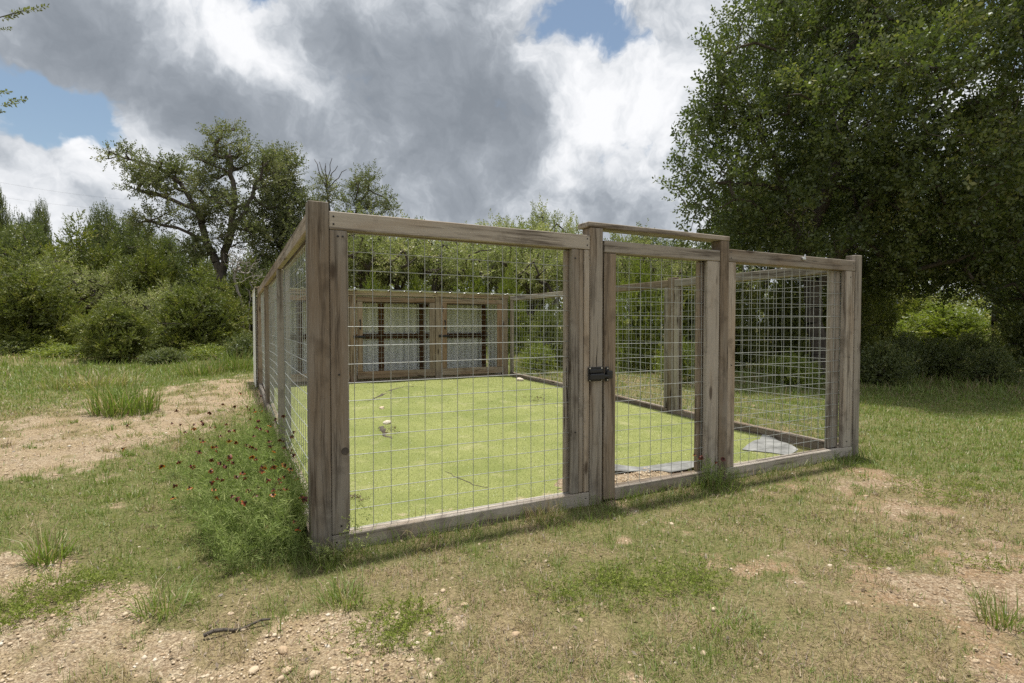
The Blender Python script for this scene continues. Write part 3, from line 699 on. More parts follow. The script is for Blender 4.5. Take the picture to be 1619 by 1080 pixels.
# ------------------------------------------------------------------ plants: shared generators
def rot_frames(d, rs, roll=None):
    d = d / np.maximum(np.linalg.norm(d, axis=1, keepdims=True), 1e-9)
    ref = np.where(np.abs(d[:, 2:3]) > .93, np.array([[1., 0, 0]]), np.array([[0, 0, 1.]]))
    u = np.cross(ref, d); u /= np.linalg.norm(u, axis=1, keepdims=True); v = np.cross(d, u)
    a = rs.uniform(0, 2 * np.pi, len(d)) if roll is None else roll
    c, s = np.cos(a)[:, None], np.sin(a)[:, None]
    return np.stack([d, u * c + v * s, v * c - u * s], -1)          # columns: along, side, normal
def twig_template(kind, rs):
    """leaf quads of one twig growing along +X: (n,4,3)"""
    Q = []
    if kind == 'oak':
        L, n = .27, 13
        for i in range(n):
            t = .12 + .88 * (i / (n - 1)); base = np.array([t * L, .012 * math.sin(t * 5), -.05 * t * t * L])
            az = i * 2.4 + rs.uniform(-.5, .5); op = math.radians(rs.uniform(35, 75)) * (1 - .5 * (t > .93))
            d = np.array([math.cos(op), math.sin(op) * math.cos(az), math.sin(op) * math.sin(az)])
            ll = .058 * rs.uniform(.75, 1.2); s = unit(np.cross(d, rs.normal(size=3))) * ll * .27
            nrm = np.cross(d, s); nrm = nrm / np.linalg.norm(nrm) * ll * .06
            Q.append([base, base + d * ll * .52 + s + nrm, base + d * ll, base + d * ll * .55 - s + nrm])
    elif kind == 'juniper':
        L, n = .26, 15
        for i in range(n):
            t = .05 + .95 * i / (n - 1); base = np.array([t * L, rs.normal(0, .012), rs.normal(0, .012) + .05 * t * L])
            az = rs.uniform(0, 2 * math.pi); op = math.radians(rs.uniform(20, 60)) * (1.05 - .55 * t)
            d = np.array([math.cos(op), math.sin(op) * math.cos(az), math.sin(op) * math.sin(az)])
            ll = .075 * rs.uniform(.7, 1.2) * (1.1 - .35 * t); s = unit(np.cross(d, rs.normal(size=3))) * ll * .19
            Q.append([base, base + d * ll * .45 + s, base + d * ll, base + d * ll * .45 - s])
    elif kind == 'feather':
        L, n = .34, 8
        for i in range(n):
            t = .05 + .95 * i / (n - 1); base = np.array([t * L, 0, .05 * t * L])
            az = (i % 2) * math.pi + rs.uniform(-.8, .8); op = math.radians(rs.uniform(25, 65))
            d = np.array([math.cos(op), math.sin(op) * math.cos(az), math.sin(op) * math.sin(az)])
            ll = .20 * rs.uniform(.7, 1.2) * (1.15 - .5 * t); s = unit(np.cross(d, rs.normal(size=3))) * ll * .055
            Q.append([base, base + d * ll * .45 + s, base + d * ll, base + d * ll * .45 - s])
    else:   # shrub: small round leaves
        L, n = .30, 14
        for i in range(n):
            t = .1 + .9 * i / (n - 1); base = np.array([t * L, 0, .03 * t])
            az = (i % 2) * math.pi + rs.uniform(-.9, .9); op = math.radians(rs.uniform(40, 80))
            d = np.array([math.cos(op), math.sin(op) * math.cos(az), math.sin(op) * math.sin(az)])
            ll = .055 * rs.uniform(.7, 1.2); s = unit(np.cross(d, rs.normal(size=3))) * ll * .3
            Q.append([base, base + d * ll * .5 + s, base + d * ll, base + d * ll * .5 - s])
    return np.array(Q)
_tr = np.random.RandomState(3)
TWIGS = {k: [twig_template(k, _tr) for _ in range(6)] for k in ('oak', 'juniper', 'shrub', 'feather')}
def leaves(points, dirs, kind, rs, scale=1.0, tint0=None):
    Vs, Ts = [], []
    pick = rs.randint(0, 6, len(points)); sc = scale * rs.uniform(.75, 1.2, len(points))
    R = rot_frames(dirs, rs)
    if tint0 is None: tint0 = rs.uniform(0, 1, len(points))
    for k in range(6):
        m_ = pick == k
        if not m_.any(): continue
        T = TWIGS[kind][k]
        P = np.einsum('nij,lqj->nlqi', R[m_], T) * sc[m_][:, None, None, None] + points[m_][:, None, None]
        Vs.append(P.reshape(-1, 3)); Ts.append(np.clip(np.repeat(tint0[m_], len(T)) * .6 + rs.uniform(0, .4, m_.sum() * len(T)), 0, 1))
    V = np.concatenate(Vs); F = np.arange(len(V)).reshape(-1, 4)
    return V, F, np.concatenate(Ts)
def grow(limbs, pts, rs, wiggle=.10, seg=.28, tip=.006, expo=2.25):
    """woody skeleton: limbs (polylines; the first is the trunk) plus branches that reach every point"""
    N = []; par = []
    for li, L in enumerate(limbs):
        L = [np.array(p, float) for p in L]
        if li == 0: prev = -1
        else:
            prev = int(np.argmin(np.linalg.norm(np.array(N) - L[0], axis=1)))
        first = True
        for a, b in zip(L[:-1], L[1:]):
            k = max(1, int(np.linalg.norm(b - a) / seg))
            for i in range(0 if (first and li == 0) else 1, k + 1):
                q = a + (b - a) * i / k + (rs.normal(0, .035, 3) if 0 < i < k else 0)
                N.append(q); par.append(prev); prev = len(N) - 1
            first = False
    N = np.array(N); par = list(par); tips = []; parents_dir = []
    d0 = np.array([np.min(np.linalg.norm(N - p, axis=1)) for p in pts])
    cap = len(N) + len(pts) * 14; arr = np.zeros((cap, 3)); arr[:len(N)] = N; cnt = len(N)
    for idx in np.argsort(d0):
        p = pts[idx]; dist = np.linalg.norm(arr[:cnt] - p, axis=1) + .25 * np.maximum(0, arr[:cnt, 2] - p[2])
        j = int(np.argmin(dist)); a = arr[j].copy(); L = np.linalg.norm(p - a); k = min(13, max(1, int(L / seg))); prev = j
        off = rs.normal(0, wiggle * L, 3)
        for i in range(1, k + 1):
            t = i / k; q = a + (p - a) * t + off * math.sin(math.pi * t) * .7 + (rs.normal(0, .02, 3) if i < k else 0)
            arr[cnt] = q; par.append(prev); prev = cnt; cnt += 1
        tips.append(prev); parents_dir.append(arr[prev] - arr[par[prev]])
    N = arr[:cnt]; par = np.array(par)
    acc = np.zeros(cnt); acc[tips] += tip ** expo
    for i in range(cnt - 1, 0, -1):
        if acc[i] == 0: acc[i] = (tip * .9) ** expo
        if par[i] >= 0: acc[par[i]] += acc[i]
    rad_ = acc ** (1 / expo)
    e = np.where(par >= 0)[0]
    return N, par, rad_, e, np.array(tips), np.array(parents_dir)
def lobe_points(lobes, n, rs, shell=.45):
    wts = np.array([l[1][0] * l[1][1] * l[1][2] for l in lobes]) ** .72; cnts = np.maximum(3, (n * wts / wts.sum()).astype(int)); out = []
    for (c, r), k in zip(lobes, cnts):
        v = rs.normal(size=(k, 3)); v /= np.linalg.norm(v, axis=1, keepdims=True); s = rs.uniform(shell, 1.0, (k, 1)) ** .8 * np.where(rs.rand(k, 1) < .14, rs.uniform(1.0, 1.32, (k, 1)), 1.0)
        out.append(np.array(c) + v * s * np.array(r))
    return np.concatenate(out)
def build_plant(name, base, limbs, lobes, n_pts, per, kind, leaf, seed, scale=1.0, spread=.35, tip=.006, woodmat='bark', rmax=None, trunk='trunk', shell=.45, extra=None, up=.35, minz=None, flare=1.0):
    rs = np.random.RandomState(seed); base = np.array(base, float)
    pts = lobe_points(lobes, n_pts, rs, shell)
    if minz is not None: pts = pts[pts[:, 2] > minz]
    if extra is not None: pts = np.concatenate([pts, extra])
    N, par, rad_, e, tips, td = grow(limbs, pts, rs, tip=tip)
    rad_ = rad_ * flare
    if rmax: rad_ = np.minimum(rad_, rmax)
    root = empty(name, tuple(base))
    big = rad_[e] > .02; parts = []
    for sel, nn in ((big, 7), (~big, 3)):
        ee = e[sel]
        if len(ee): parts.append(tube_seg(N[par[ee]] - base, N[ee] - base, np.minimum(rad_[par[ee]], rad_[ee] * 1.6), rad_[ee], nn))
    V, F = merge(parts)
    link(trunk, np_mesh(trunk, V, [F], M[woodmat], True), root)
    if per > 0:
        T = N[tips]; dirs = td / np.maximum(np.linalg.norm(td, axis=1, keepdims=True), 1e-6)
        ctint = np.clip(rs.normal(.45, .30, len(T)), 0, 1)
        P = np.repeat(T, per, 0); Dn = np.repeat(dirs, per, 0); ti = np.repeat(ctint, per)
        back = rs.uniform(0, 1, (len(P), 1)) * spread
        g = rs.normal(size=P.shape); g /= np.linalg.norm(g, axis=1, keepdims=True)
        P = P - Dn * back * .5 + g * spread * rs.uniform(0, .75, (len(P), 1))
        Dn = Dn * .8 + g * .9 + np.array([0, 0, up])
        V, F, t = leaves(P, Dn, kind, rs, scale, np.clip(ti + rs.normal(0, .12, len(P)), 0, 1))
        c = link('crown', np_mesh('crown', V - base, [F], M[leaf], False, tint=t), root); tag(c, kind='stuff')
    return root
def px_lobe(x, y, rx, ry, D, depth=None):
    return (at(x, y, D), (rx / FPX * D, (depth if depth else rx) / FPX * D, ry / FPX * D))
def foot(px, D):
    p = CAM + (F0 + R_ * (px - 809.5) / FPX) * D; return np.array([p[0], p[1], float(height(p[0], p[1])) - .05])

# ---- the big live oak on the right
fb = foot(1300, 11.6)
big_lobes = [px_lobe(*a) for a in ((1330, 40, 170, 110, 11.5), (1190, 165, 85, 80, 10.6), (1135, 285, 52, 52, 10.4), (1225, 290, 90, 75, 11.0), (1400, 170, 140, 120, 9.6), (1560, 110, 140, 130, 10.0), (1500, 290, 130, 85, 9.8),
             (1165, 365, 60, 28, 11.2), (1350, 330, 95, 60, 12.6), (1610, 300, 95, 120, 10.4), (1270, 110, 100, 100, 13), (1450, 40, 200, 100, 13), (1700, 180, 150, 180, 11), (1500, 400, 110, 50, 12.2), (1620, 410, 80, 60, 11.8), (1430, -110, 260, 90, 11.5),
             (1250, 400, 80, 30, 12.4), (1420, 260, 60, 60, 10.2), (1225, 60, 60, 60, 10.8), (1150, 200, 50, 50, 11.4), (1200, 330, 70, 60, 12), (1320, 200, 110, 90, 12.6), (1390, 415, 70, 34, 13), (1300, 440, 70, 30, 13.2), (1600, 440, 60, 26, 13.4), (1440, 330, 80, 60, 12), (1620, 470, 60, 40, 12.6), (1660, 350, 80, 90, 12), (1315, 385, 62, 42, 10.5), (1380, 400, 50, 40, 11.2), (1450, 410, 60, 30, 11.5), (1470, 446, 80, 24, 12.4), (1545, 440, 50, 30, 12.2))]
limbs = [[fb, at(1296, 560, 11.6), at(1285, 470, 11.6), at(1270, 400, 11.6)],
         [at(1270, 400, 11.6), at(1240, 300, 11.3), at(1200, 200, 11.0), at(1180, 150, 10.8)], [at(1270, 400, 11.6), at(1318, 280, 11.6), at(1340, 170, 11.8), at(1350, 60, 11.8)],
         [at(1285, 470, 11.6), at(1360, 340, 11.2), at(1440, 230, 10.4), at(1540, 160, 10.2)], [at(1240, 300, 11.3), at(1180, 290, 10.9), at(1130, 290, 10.5)],
         [at(1350, 60, 11.8), at(1450, -40, 11.8)]]
rs = np.random.RandomState(40)
stray = np.array([at(x + rs.normal(0, 8), y + rs.normal(0, 8), rs.uniform(10, 11.5)) for x, y in ((1072, 300), (1082, 280), (1090, 245), (1078, 325), (1098, 262), (1110, 215), (1118, 190), (1104, 150), (1128, 120), (1150, 90), (1140, 60), (1165, 40), (1175, 12), (1100, 345), (1092, 360), (1115, 335), (1086, 230), (1125, 165), (1130, 85), (1160, 60), (1108, 305), (1100, 285), (1122, 240), (1140, 140), (1112, 370), (1095, 320))])
oak = build_plant('oak_tree', fb, limbs, big_lobes, 1500, 13, 'oak', 'live_oak_leaf', 5, 1.45, .30, tip=.0065, shell=.4, extra=stray)
tag(oak, 'big spreading live oak with dark shaded trunk right of the pen', 'tree', 'oaks')
rs = np.random.RandomState(41)
dead_pts = lobe_points([px_lobe(1230, 345, 50, 30, 10.9), px_lobe(1275, 370, 22, 45, 10.8)], 46, rs, .2)
N, par, rad_, e, tips, td = grow([[at(1275, 330, 11.2), at(1262, 320, 11.0), at(1250, 330, 10.9)], [at(1275, 330, 11.2), at(1270, 360, 10.9), at(1280, 395, 10.8)]], dead_pts, rs, .12, .16, .0042)
V, F = tube_seg(N[par[e]] - fb, N[e] - fb, np.minimum(rad_[par[e]], rad_[e] * 1.5), rad_[e], 4)
dl = link('dead_branches', np_mesh('dead_branches', V, [F], M['dead_wood'], True), oak); dl['label'] = 'pale bare dead branches hanging below the canopy'

# ---- the open-crowned oak on the left and its neighbours
fl = foot(352, 19)
lob = [px_lobe(*a) for a in ((362, 228, 40, 34, 19), (340, 265, 42, 32, 19), (185, 246, 34, 13, 18.5), (212, 268, 24, 12, 18.5), (250, 268, 42, 20, 18.5), (240, 300, 48, 26, 18.2), (300, 285, 45, 32, 19), (345, 320, 55, 34, 18.6), (410, 262, 38, 28, 19.5),
                             (300, 345, 45, 20, 18.5), (235, 345, 40, 14, 18), (420, 310, 30, 30, 19.5), (385, 372, 42, 28, 19), (330, 395, 50, 22, 18.6))]
limbs = [[fl, at(352, 500, 19), at(350, 430, 19)], [at(350, 430, 19), at(325, 380, 18.8), at(310, 330, 18.8), at(285, 290, 18.6), at(250, 265, 18.5), at(190, 248, 18.5)], [at(350, 430, 19), at(365, 370, 19), at(370, 300, 19), at(362, 235, 19)],
         [at(325, 380, 18.8), at(280, 360, 18.4), at(240, 350, 18.2)], [at(365, 370, 19), at(400, 310, 19.3), at(415, 265, 19.5)], [at(310, 330, 18.8), at(270, 315, 18.3), at(235, 305, 18.2)]]
o = build_plant('oak_tree', fl, limbs, [(c, (r[0] * .84, r[1] * .84, r[2] * .84)) for c, r in lob], 200, 13, 'oak', 'olive_oak_leaf', 8, 1.4, .27, tip=.014, shell=.4, flare=1.2)
tag(o, 'tall open-crowned oak with crooked bare limbs left of the pen', 'tree', 'oaks')
f2 = foot(445, 21)
lob = [px_lobe(*a) for a in ((440, 270, 36, 36, 21), (458, 330, 36, 45, 21), (425, 350, 35, 40, 20.5), (470, 385, 30, 40, 20.5), (432, 400, 40, 35, 20))]
limbs = [[f2, at(445, 480, 21), at(447, 400, 21), at(445, 330, 21), at(440, 270, 21)]]
o = build_plant('oak_tree', f2, limbs, lob, 200, 13, 'oak', 'olive_oak_leaf', 9, 1.5, .38, tip=.010, shell=.3)
tag(o, 'rounded oak standing directly behind the left corner post of the pen', 'tree', 'oaks')
f3 = foot(545, 25)
lob = [px_lobe(*a) for a in ((516, 300, 17, 26, 25), (512, 335, 26, 22, 25), (582, 296, 30, 24, 25), (606, 322, 26, 14, 25), (570, 330, 30, 14, 25), (545, 380, 60, 30, 25), (580, 420, 50, 40, 25))]
dead_top = np.array([at(505, 256, 25), at(525, 250, 25), at(497, 252, 25), at(534, 262, 25), at(548, 268, 25), at(515, 262, 25)])
limbs = [[f3, at(548, 480, 25), at(545, 400, 25)], [at(545, 400, 25), at(520, 340, 25), at(516, 290, 25), at(515, 258, 25)], [at(545, 400, 25), at(565, 330, 25), at(582, 300, 25)]]
o = build_plant('oak_tree', f3, limbs, lob, 170, 13, 'oak', 'olive_oak_leaf', 10, 1.6, .38, tip=.012, shell=.3)
tag(o, 'forked oak with a dead twiggy top behind the left end of the shelter', 'tree', 'oaks')
rs = np.random.RandomState(42)
for q in dead_top:
    a0 = at(516, 298, 25); t = np.linspace(0, 1, 6)[:, None]; N = a0 + (q - a0) * t + rs.normal(0, .05, (6, 3)) * (t > 0) * (t < 1)
    V, F = tube_seg(N[:-1] - f3, N[1:] - f3, np.linspace(.03, .016, 5), np.linspace(.027, .012, 5), 5)
    link('dead_branch', np_mesh('dead_branch', V, [F], M['bark'], True), o)

# ---- pale live oaks behind the shelter (two forms, copied)
def oak_form(seed, leaf, n=150, per=11):
    L = [((0, 0, 3.2), (1.5, 1.5, .9)), ((1.5, .3, 2.9), (1.2, 1.2, .8)), ((-1.6, -.2, 2.8), (1.2, 1.2, .8)), ((.4, 1.3, 2.9), (1.2, 1.1, .8)), ((-.3, -1.4, 2.8), (1.2, 1.1, .7)), ((.6, 0, 3.9), (.8, .8, .5))]
    rs = np.random.RandomState(seed)
    L = [(np.array(c) + rs.normal(0, .25, 3), np.array(r) * rs.uniform(.85, 1.15)) for c, r in L]
    limbs = [[(0, 0, -.1), (.05, 0, .7), (.0, .05, 1.1)], [(0, .05, 1.1), (.6, .1, 1.9), (1.4, .3, 2.6)], [(0, .05, 1.1), (-.6, -.1, 1.7), (-1.5, -.2, 2.5)], [(0, .05, 1.1), (.1, .6, 2.0), (.4, 1.2, 2.7)], [(0, .0, 1.0), (-.2, -.7, 1.8), (-.3, -1.3, 2.5)], [(0, 0, 1.1), (.2, 0, 2.4), (.5, 0, 3.6)]]
    return build_plant('oak_tree', (0, 0, 0), limbs, L, n, per, 'oak', leaf, seed, 1.4, .33, tip=.011, shell=.3, flare=1.6)
def juniper_form(seed, leaf, wide, high, n=340, per=13, kind='juniper', scale=1.12, name='juniper', lean=0):
    rs = np.random.RandomState(seed); L = []
    for i in range(9):
        t = i / 8; z = .35 + (high - .7) * t; rr = (wide * .60 * math.sqrt(max(0, 1 - t ** 2.0)) + .22) * rs.uniform(.72, 1.2)
        for k in range(4 if t < .55 else (3 if t < .85 else 1)):
            a = k * 2.1 + i * 1.3 + rs.uniform(-.5, .5); q = rr * rs.uniform(.35, .75) * (0 if t > .9 else 1)
            L.append((np.array([math.cos(a) * q + lean * t, math.sin(a) * q, z + rs.uniform(-.15, .15)]), (rr * .62, rr * .62, .36 * high / 3)))
    limbs = [[(0, 0, -.1), (.02 + lean * .3, .03, high * .4), (lean * .6, 0, high * .68), (lean, 0, high * .93)], [(0, 0, .1), (wide * .4, .1, high * .35)], [(0, 0, .15), (-wide * .4, .1, high * .3)], [(0, 0, .15), (.1, -wide * .4, high * .3)]]
    return build_plant(name, (0, 0, 0), limbs, L, n, per, kind, leaf, seed, scale, .34, tip=.006, shell=.45, up=.25, minz=.12)
FORMS = {
    'oakA': oak_form(61, 'pale_oak_leaf'), 'oakB': oak_form(62, 'oak_leaf', 170, 15), 'oakC': oak_form(67, 'pale_oak_leaf', 140, 9),
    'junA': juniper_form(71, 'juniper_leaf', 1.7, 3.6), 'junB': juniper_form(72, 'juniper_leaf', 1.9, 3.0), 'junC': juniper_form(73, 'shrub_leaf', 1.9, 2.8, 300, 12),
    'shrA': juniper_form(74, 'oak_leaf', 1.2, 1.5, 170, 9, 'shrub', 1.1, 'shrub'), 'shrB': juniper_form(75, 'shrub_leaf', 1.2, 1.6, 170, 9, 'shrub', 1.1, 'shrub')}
SIZE = {'oakA': (5.6, 4.3), 'oakB': (5.6, 4.3), 'oakC': (5.6, 4.3), 'junA': (3.4, 3.7), 'junB': (3.7, 3.1), 'junC': (3.7, 2.9), 'shrA': (2.4, 1.7), 'shrB': (2.4, 1.8)}
used = set()
def place(form, px, D, top, hw, label, cat, group, name=None, rz=0.0):
    f = foot(px, D); ztop = CAM[2] + (515.0 - top) / FPX * D
    wd, hg = SIZE[form]; s_w = (2 * hw / FPX * D) / wd; s_h = (ztop - f[2]) / hg
    o = FORMS[form] if form not in used else copy_thing(FORMS[form]); used.add(form)
    if name: o.name = name
    o.location = f; o.scale = (s_w, s_w, s_h); o.rotation_euler = (0, 0, rz)
    tag(o, label, cat, group); return o
OAKS, JUN, SHR = 'oaks', 'junipers in the scrub', 'low shrubs'
for a in (
    ('oakA', 622, 20, 352, 120, 'pale grey-green oak behind the left half of the shelter roof', 'tree', OAKS, None, .3),
    ('oakC', 735, 22, 360, 125, 'pale oak with twisting dark limbs above the middle of the shelter', 'tree', OAKS, None, 1.9),
    ('oakA', 842, 20, 366, 115, 'leafy pale oak above the right end of the shelter', 'tree', OAKS, None, 3.8),
    ('oakC', 905, 18, 372, 105, 'low-limbed oak seen just left of the gate post', 'tree', OAKS, None, 5.0),
    ('oakA', 872, 27, 333, 80, 'distant oak whose top rises over the front rail beside the gate header', 'tree', OAKS, None, 2.4),
    ('oakB', 62, 27, 318, 32, 'dark rounded oak top poking above the junipers at far left', 'tree', OAKS, None, .9),
    ('oakB', 180, 25, 328, 60, 'grey-green oak showing above the junipers between dark top and tall oak', 'tree', OAKS, None, 4.1),
    ('oakB', 1040, 24, 365, 100, 'oak top glimpsed between the gate header and the gate top rail', 'tree', OAKS, None, 2.0),
    ('oakB', 2, 30, 303, 26, 'small oak top cut by the left edge of the picture', 'tree', OAKS, None, 5.5),
    ('oakA', 575, 19, 350, 120, 'pale oak seen between the corner batten and the shelter', 'tree', OAKS, None, 4.4),
    ('oakC', 680, 19, 355, 120, 'grey-limbed oak behind the post between the shelter doors', 'tree', OAKS, None, 5.7),
    ('oakA', 790, 24, 350, 120, 'broad pale oak behind the right half of the front wire panel', 'tree', OAKS, None, 1.1),
    ('oakC', 965, 20, 362, 110, 'pale oak behind the upper latch post', 'tree', OAKS, None, 3.0),
    ('oakB', 1190, 16.5, 250, 95, 'dark oak behind the left side of the big live oak', 'tree', OAKS, None, 1.3),
    ('oakB', 1330, 17.5, 180, 120, 'dark oak standing behind the trunk of the big live oak', 'tree', OAKS, None, 2.7),
    ('oakB', 1575, 17, 190, 120, 'dark oak behind the big live oak near the right edge', 'tree', OAKS, None, 3.6),
    ('oakB', 1660, 16, 200, 110, 'dark oak behind the big live oak cut by the right edge', 'tree', OAKS, None, 4.7),
    ('oakB', 20, 21, 350, 95, 'spreading scrub oak among the junipers at far left', 'tree', OAKS, None, .6),
    ('oakC', 105, 19, 395, 110, 'pale scrub oak between the two left junipers', 'tree', OAKS, None, 2.2),
    ('oakB', 235, 23, 345, 80, 'scrub oak filling the gap left of the tall open oak', 'tree', OAKS, None, 3.2),
    ('oakB', 310, 21, 395, 80, 'dense scrub oak at the foot of the tall open oak', 'tree', OAKS, None, 4.6),
    ('oakC', 262, 16.5, 440, 80, 'greyish scrub oak between the low rounded and the dark juniper', 'tree', OAKS, None, 5.2),
    ('oakB', 405, 19, 400, 70, 'shaded scrub oak beyond the far left corner of the pen', 'tree', OAKS, None, 1.4),
    ('oakA', 1010, 17, 375, 100, 'pale oak showing above the sunlit juniper in the gate', 'tree', OAKS, None, 4.0),
    ('oakC', 1095, 16, 385, 95, 'oak showing above the dark juniper in the gate', 'tree', OAKS, None, 5.4),
    ('oakB', 1450, 26, 345, 120, 'dark oak in the shade behind the sunlit gap', 'tree', OAKS, None, 2.9),
    ('shrB', 95, 14.4, 540, 40, 'pale leafy shrub between the left juniper and the low rounded one', 'shrub', SHR, None, .9),
    ('shrA', 262, 13.2, 545, 38, 'dark weedy shrub right of the low rounded juniper', 'shrub', SHR, None, 1.9),
    ('shrB', 330, 14.2, 540, 36, 'light weedy shrub at the foot of the dark juniper', 'shrub', SHR, None, 2.7),
    ('shrA', 385, 14.6, 520, 36, 'dark shrub beside the far left corner of the pen', 'shrub', SHR, None, 3.7),
    ('shrA', 215, 16, 505, 40, 'dark shrub behind the low rounded juniper', 'shrub', SHR, None, 4.7),
    ('shrA', 0, 14.8, 535, 40, 'dark low shrub cut by the left edge', 'shrub', SHR, None, 5.7),
    ('shrA', 1535, 12.8, 515, 50, 'dark tall shrub in deep shade right of the sunlit gap', 'shrub', SHR, None, .8),
    ('shrA', 1430, 12.0, 512, 40, 'dark shrub just left of the sunlit gap under the oak', 'shrub', SHR, None, 1.8),
    ('junB', 1440, 24, 440, 120, 'far juniper behind the sunlit gap under the big oak', 'juniper', JUN, None, 2.0),
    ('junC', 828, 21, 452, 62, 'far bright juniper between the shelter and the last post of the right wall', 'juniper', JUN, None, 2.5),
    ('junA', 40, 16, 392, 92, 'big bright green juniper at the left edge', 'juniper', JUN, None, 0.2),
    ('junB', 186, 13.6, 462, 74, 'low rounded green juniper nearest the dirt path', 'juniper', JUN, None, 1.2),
    ('junA', 128, 21, 345, 88, 'tall dark juniper behind the low rounded one', 'juniper', JUN, None, 2.6),
    ('junB', -10, 23, 322, 90, 'tall juniper mass in the top left scrub', 'juniper', JUN, None, 3.3),
    ('junB', 318, 15.5, 425, 88, 'dark green juniper under the tall open oak', 'juniper', JUN, None, 4.4),
    ('junA', 235, 20, 370, 66, 'narrow juniper left of the tall open oak', 'juniper', JUN, None, 5.1),
    ('junB', 395, 18, 405, 62, 'shaded juniper just left of the pen left wall', 'juniper', JUN, None, .7),
    ('junA', 470, 19, 395, 50, 'juniper seen through the left wall of the pen', 'juniper', JUN, None, 1.7),
    ('junC', 590, 17, 428, 46, 'bright green young juniper above the left shelter door', 'juniper', JUN, None, 1.0),
    ('junC', 655, 17.5, 424, 44, 'bright green young juniper above the post between the shelter doors', 'juniper', JUN, None, 2.2),
    ('junC', 745, 18, 420, 55, 'bright green bush above the right shelter door', 'juniper', JUN, None, 3.1),
    ('junC', 805, 16.5, 415, 36, 'conical green juniper above the right end of the shelter', 'juniper', JUN, None, 4.6),
    ('junB', 868, 13.2, 470, 50, 'green juniper behind the far bay of the right wall', 'juniper', JUN, None, 5.3),
    ('junC', 950, 15, 395, 62, 'juniper behind the latch post of the gate', 'juniper', JUN, None, .4),
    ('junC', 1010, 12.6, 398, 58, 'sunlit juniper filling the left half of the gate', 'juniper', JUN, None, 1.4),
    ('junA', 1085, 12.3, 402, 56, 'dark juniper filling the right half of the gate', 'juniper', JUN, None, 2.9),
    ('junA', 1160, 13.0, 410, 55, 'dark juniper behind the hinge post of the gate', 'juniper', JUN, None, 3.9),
    ('junB', 1245, 13.2, 415, 62, 'shaded juniper behind the right front wire panel', 'juniper', JUN, None, 4.9),
    ('junB', 1330, 14, 400, 70, 'shaded juniper behind the right corner post', 'juniper', JUN, None, 5.9),
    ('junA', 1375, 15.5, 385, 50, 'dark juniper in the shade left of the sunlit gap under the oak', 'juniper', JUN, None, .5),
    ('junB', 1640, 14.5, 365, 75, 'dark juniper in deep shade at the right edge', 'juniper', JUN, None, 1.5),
    ('shrA', 1400, 10.6, 528, 48, 'dark leafy shrub beside the right corner post', 'shrub', SHR, None, .3),
    ('shrA', 1478, 12.2, 522, 62, 'dark shrub in the middle of the shade under the big oak', 'shrub', SHR, None, 1.3),
    ('shrA', 1572, 11.0, 540, 44, 'dark shrub in the shade near the right edge', 'shrub', SHR, None, 2.3),
    ('shrA', 1650, 12.6, 455, 70, 'dark shrub cut by the right edge under the oak', 'shrub', SHR, None, 3.3),
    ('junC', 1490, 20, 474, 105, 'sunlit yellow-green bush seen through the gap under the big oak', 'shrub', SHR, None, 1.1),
    ('shrB', 40, 15.5, 520, 45, 'light green leafy shrub in front of the junipers at far left', 'shrub', SHR, None, 2.1),
    ('shrA', 150, 13.0, 568, 26, 'small dark shrub at the foot of the low rounded juniper', 'shrub', SHR, None, 3.1),
    ('shrB', 1255, 10.2, 548, 42, 'shrub with light leaves behind the right front wire panel', 'shrub', SHR, None, 4.1),
    ('shrB', 1075, 10.6, 520, 34, 'leafy shrub behind the middle post of the right wall', 'shrub', SHR, None, 5.1),
    ('shrB', 850, 11.6, 530, 30, 'shrub in tall grass behind the far bay of the right wall', 'shrub', SHR, None, .1)):
    place(*a)
# twiggy grey brush below the tall oak
rs = np.random.RandomState(44); fd = foot(392, 16.5)
pts = lobe_points([px_lobe(395, 425, 26, 32, 16.5), px_lobe(372, 410, 20, 22, 16.3)], 240, rs, .1)
N, par, rad_, e, tips, td = grow([[fd, at(393, 500, 16.5), at(394, 460, 16.5)], [fd, at(380, 470, 16.4), at(372, 430, 16.3)]], pts, rs, .12, .16, .004)
V, F = tube_seg(N[par[e]], N[e], np.minimum(rad_[par[e]], rad_[e] * 1.5), rad_[e], 3)
tag(link('bare_bush', np_mesh('bare_bush', V - fd, [F], M['dead_wood'], True), None, tuple(fd)), 'leafless grey twiggy bush below the tall oak', 'bush')
# near oak left of the picture: its outer twigs reach into the top left corner
fn = foot(-430, 4.9)
tipsA = np.array([at(52, 14, 4.3), at(34, 18, 4.3), at(20, 22, 4.3), at(8, 30, 4.3), at(2, 45, 4.3), at(14, 158, 4.3), at(6, 166, 4.3), at(-2, 176, 4.3), at(2, 150, 4.3)])
lob = [px_lobe(*a) for a in ((-420, -60, 200, 120, 4.9), (-300, 40, 150, 110, 4.8), (-560, 60, 170, 120, 5.2))]
limbs = [[fn, at(-420, 500, 4.9), at(-400, 250, 4.9), at(-380, 80, 4.9)], [at(-400, 250, 4.9), at(-250, 100, 4.6), at(-120, 40, 4.4), at(-10, 30, 4.3), at(40, 16, 4.3)], [at(-250, 100, 4.6), at(-120, 120, 4.4), at(-30, 160, 4.3)]]
o = build_plant('oak_tree', fn, limbs, lob, 120, 9, 'oak', 'olive_oak_leaf', 15, 1.0, .30, tip=.005, shell=.3)
tag(o, 'near oak whose twig tips enter at the top left corner', 'tree', OAKS)
rs = np.random.RandomState(46); dT = np.tile(R_ * .8 + U0 * .1, (9, 1)) + rs.normal(0, .25, (9, 3))
V, F, t = leaves(np.repeat(tipsA - R_ * .03, 2, 0), np.repeat(dT, 2, 0), 'oak', rs, .5, np.full(18, .6))
lk = link('twig_leaves', np_mesh('twig_leaves', V - fn, [F], M['olive_oak_leaf'], False, tint=t), o); tag(lk, kind='stuff')

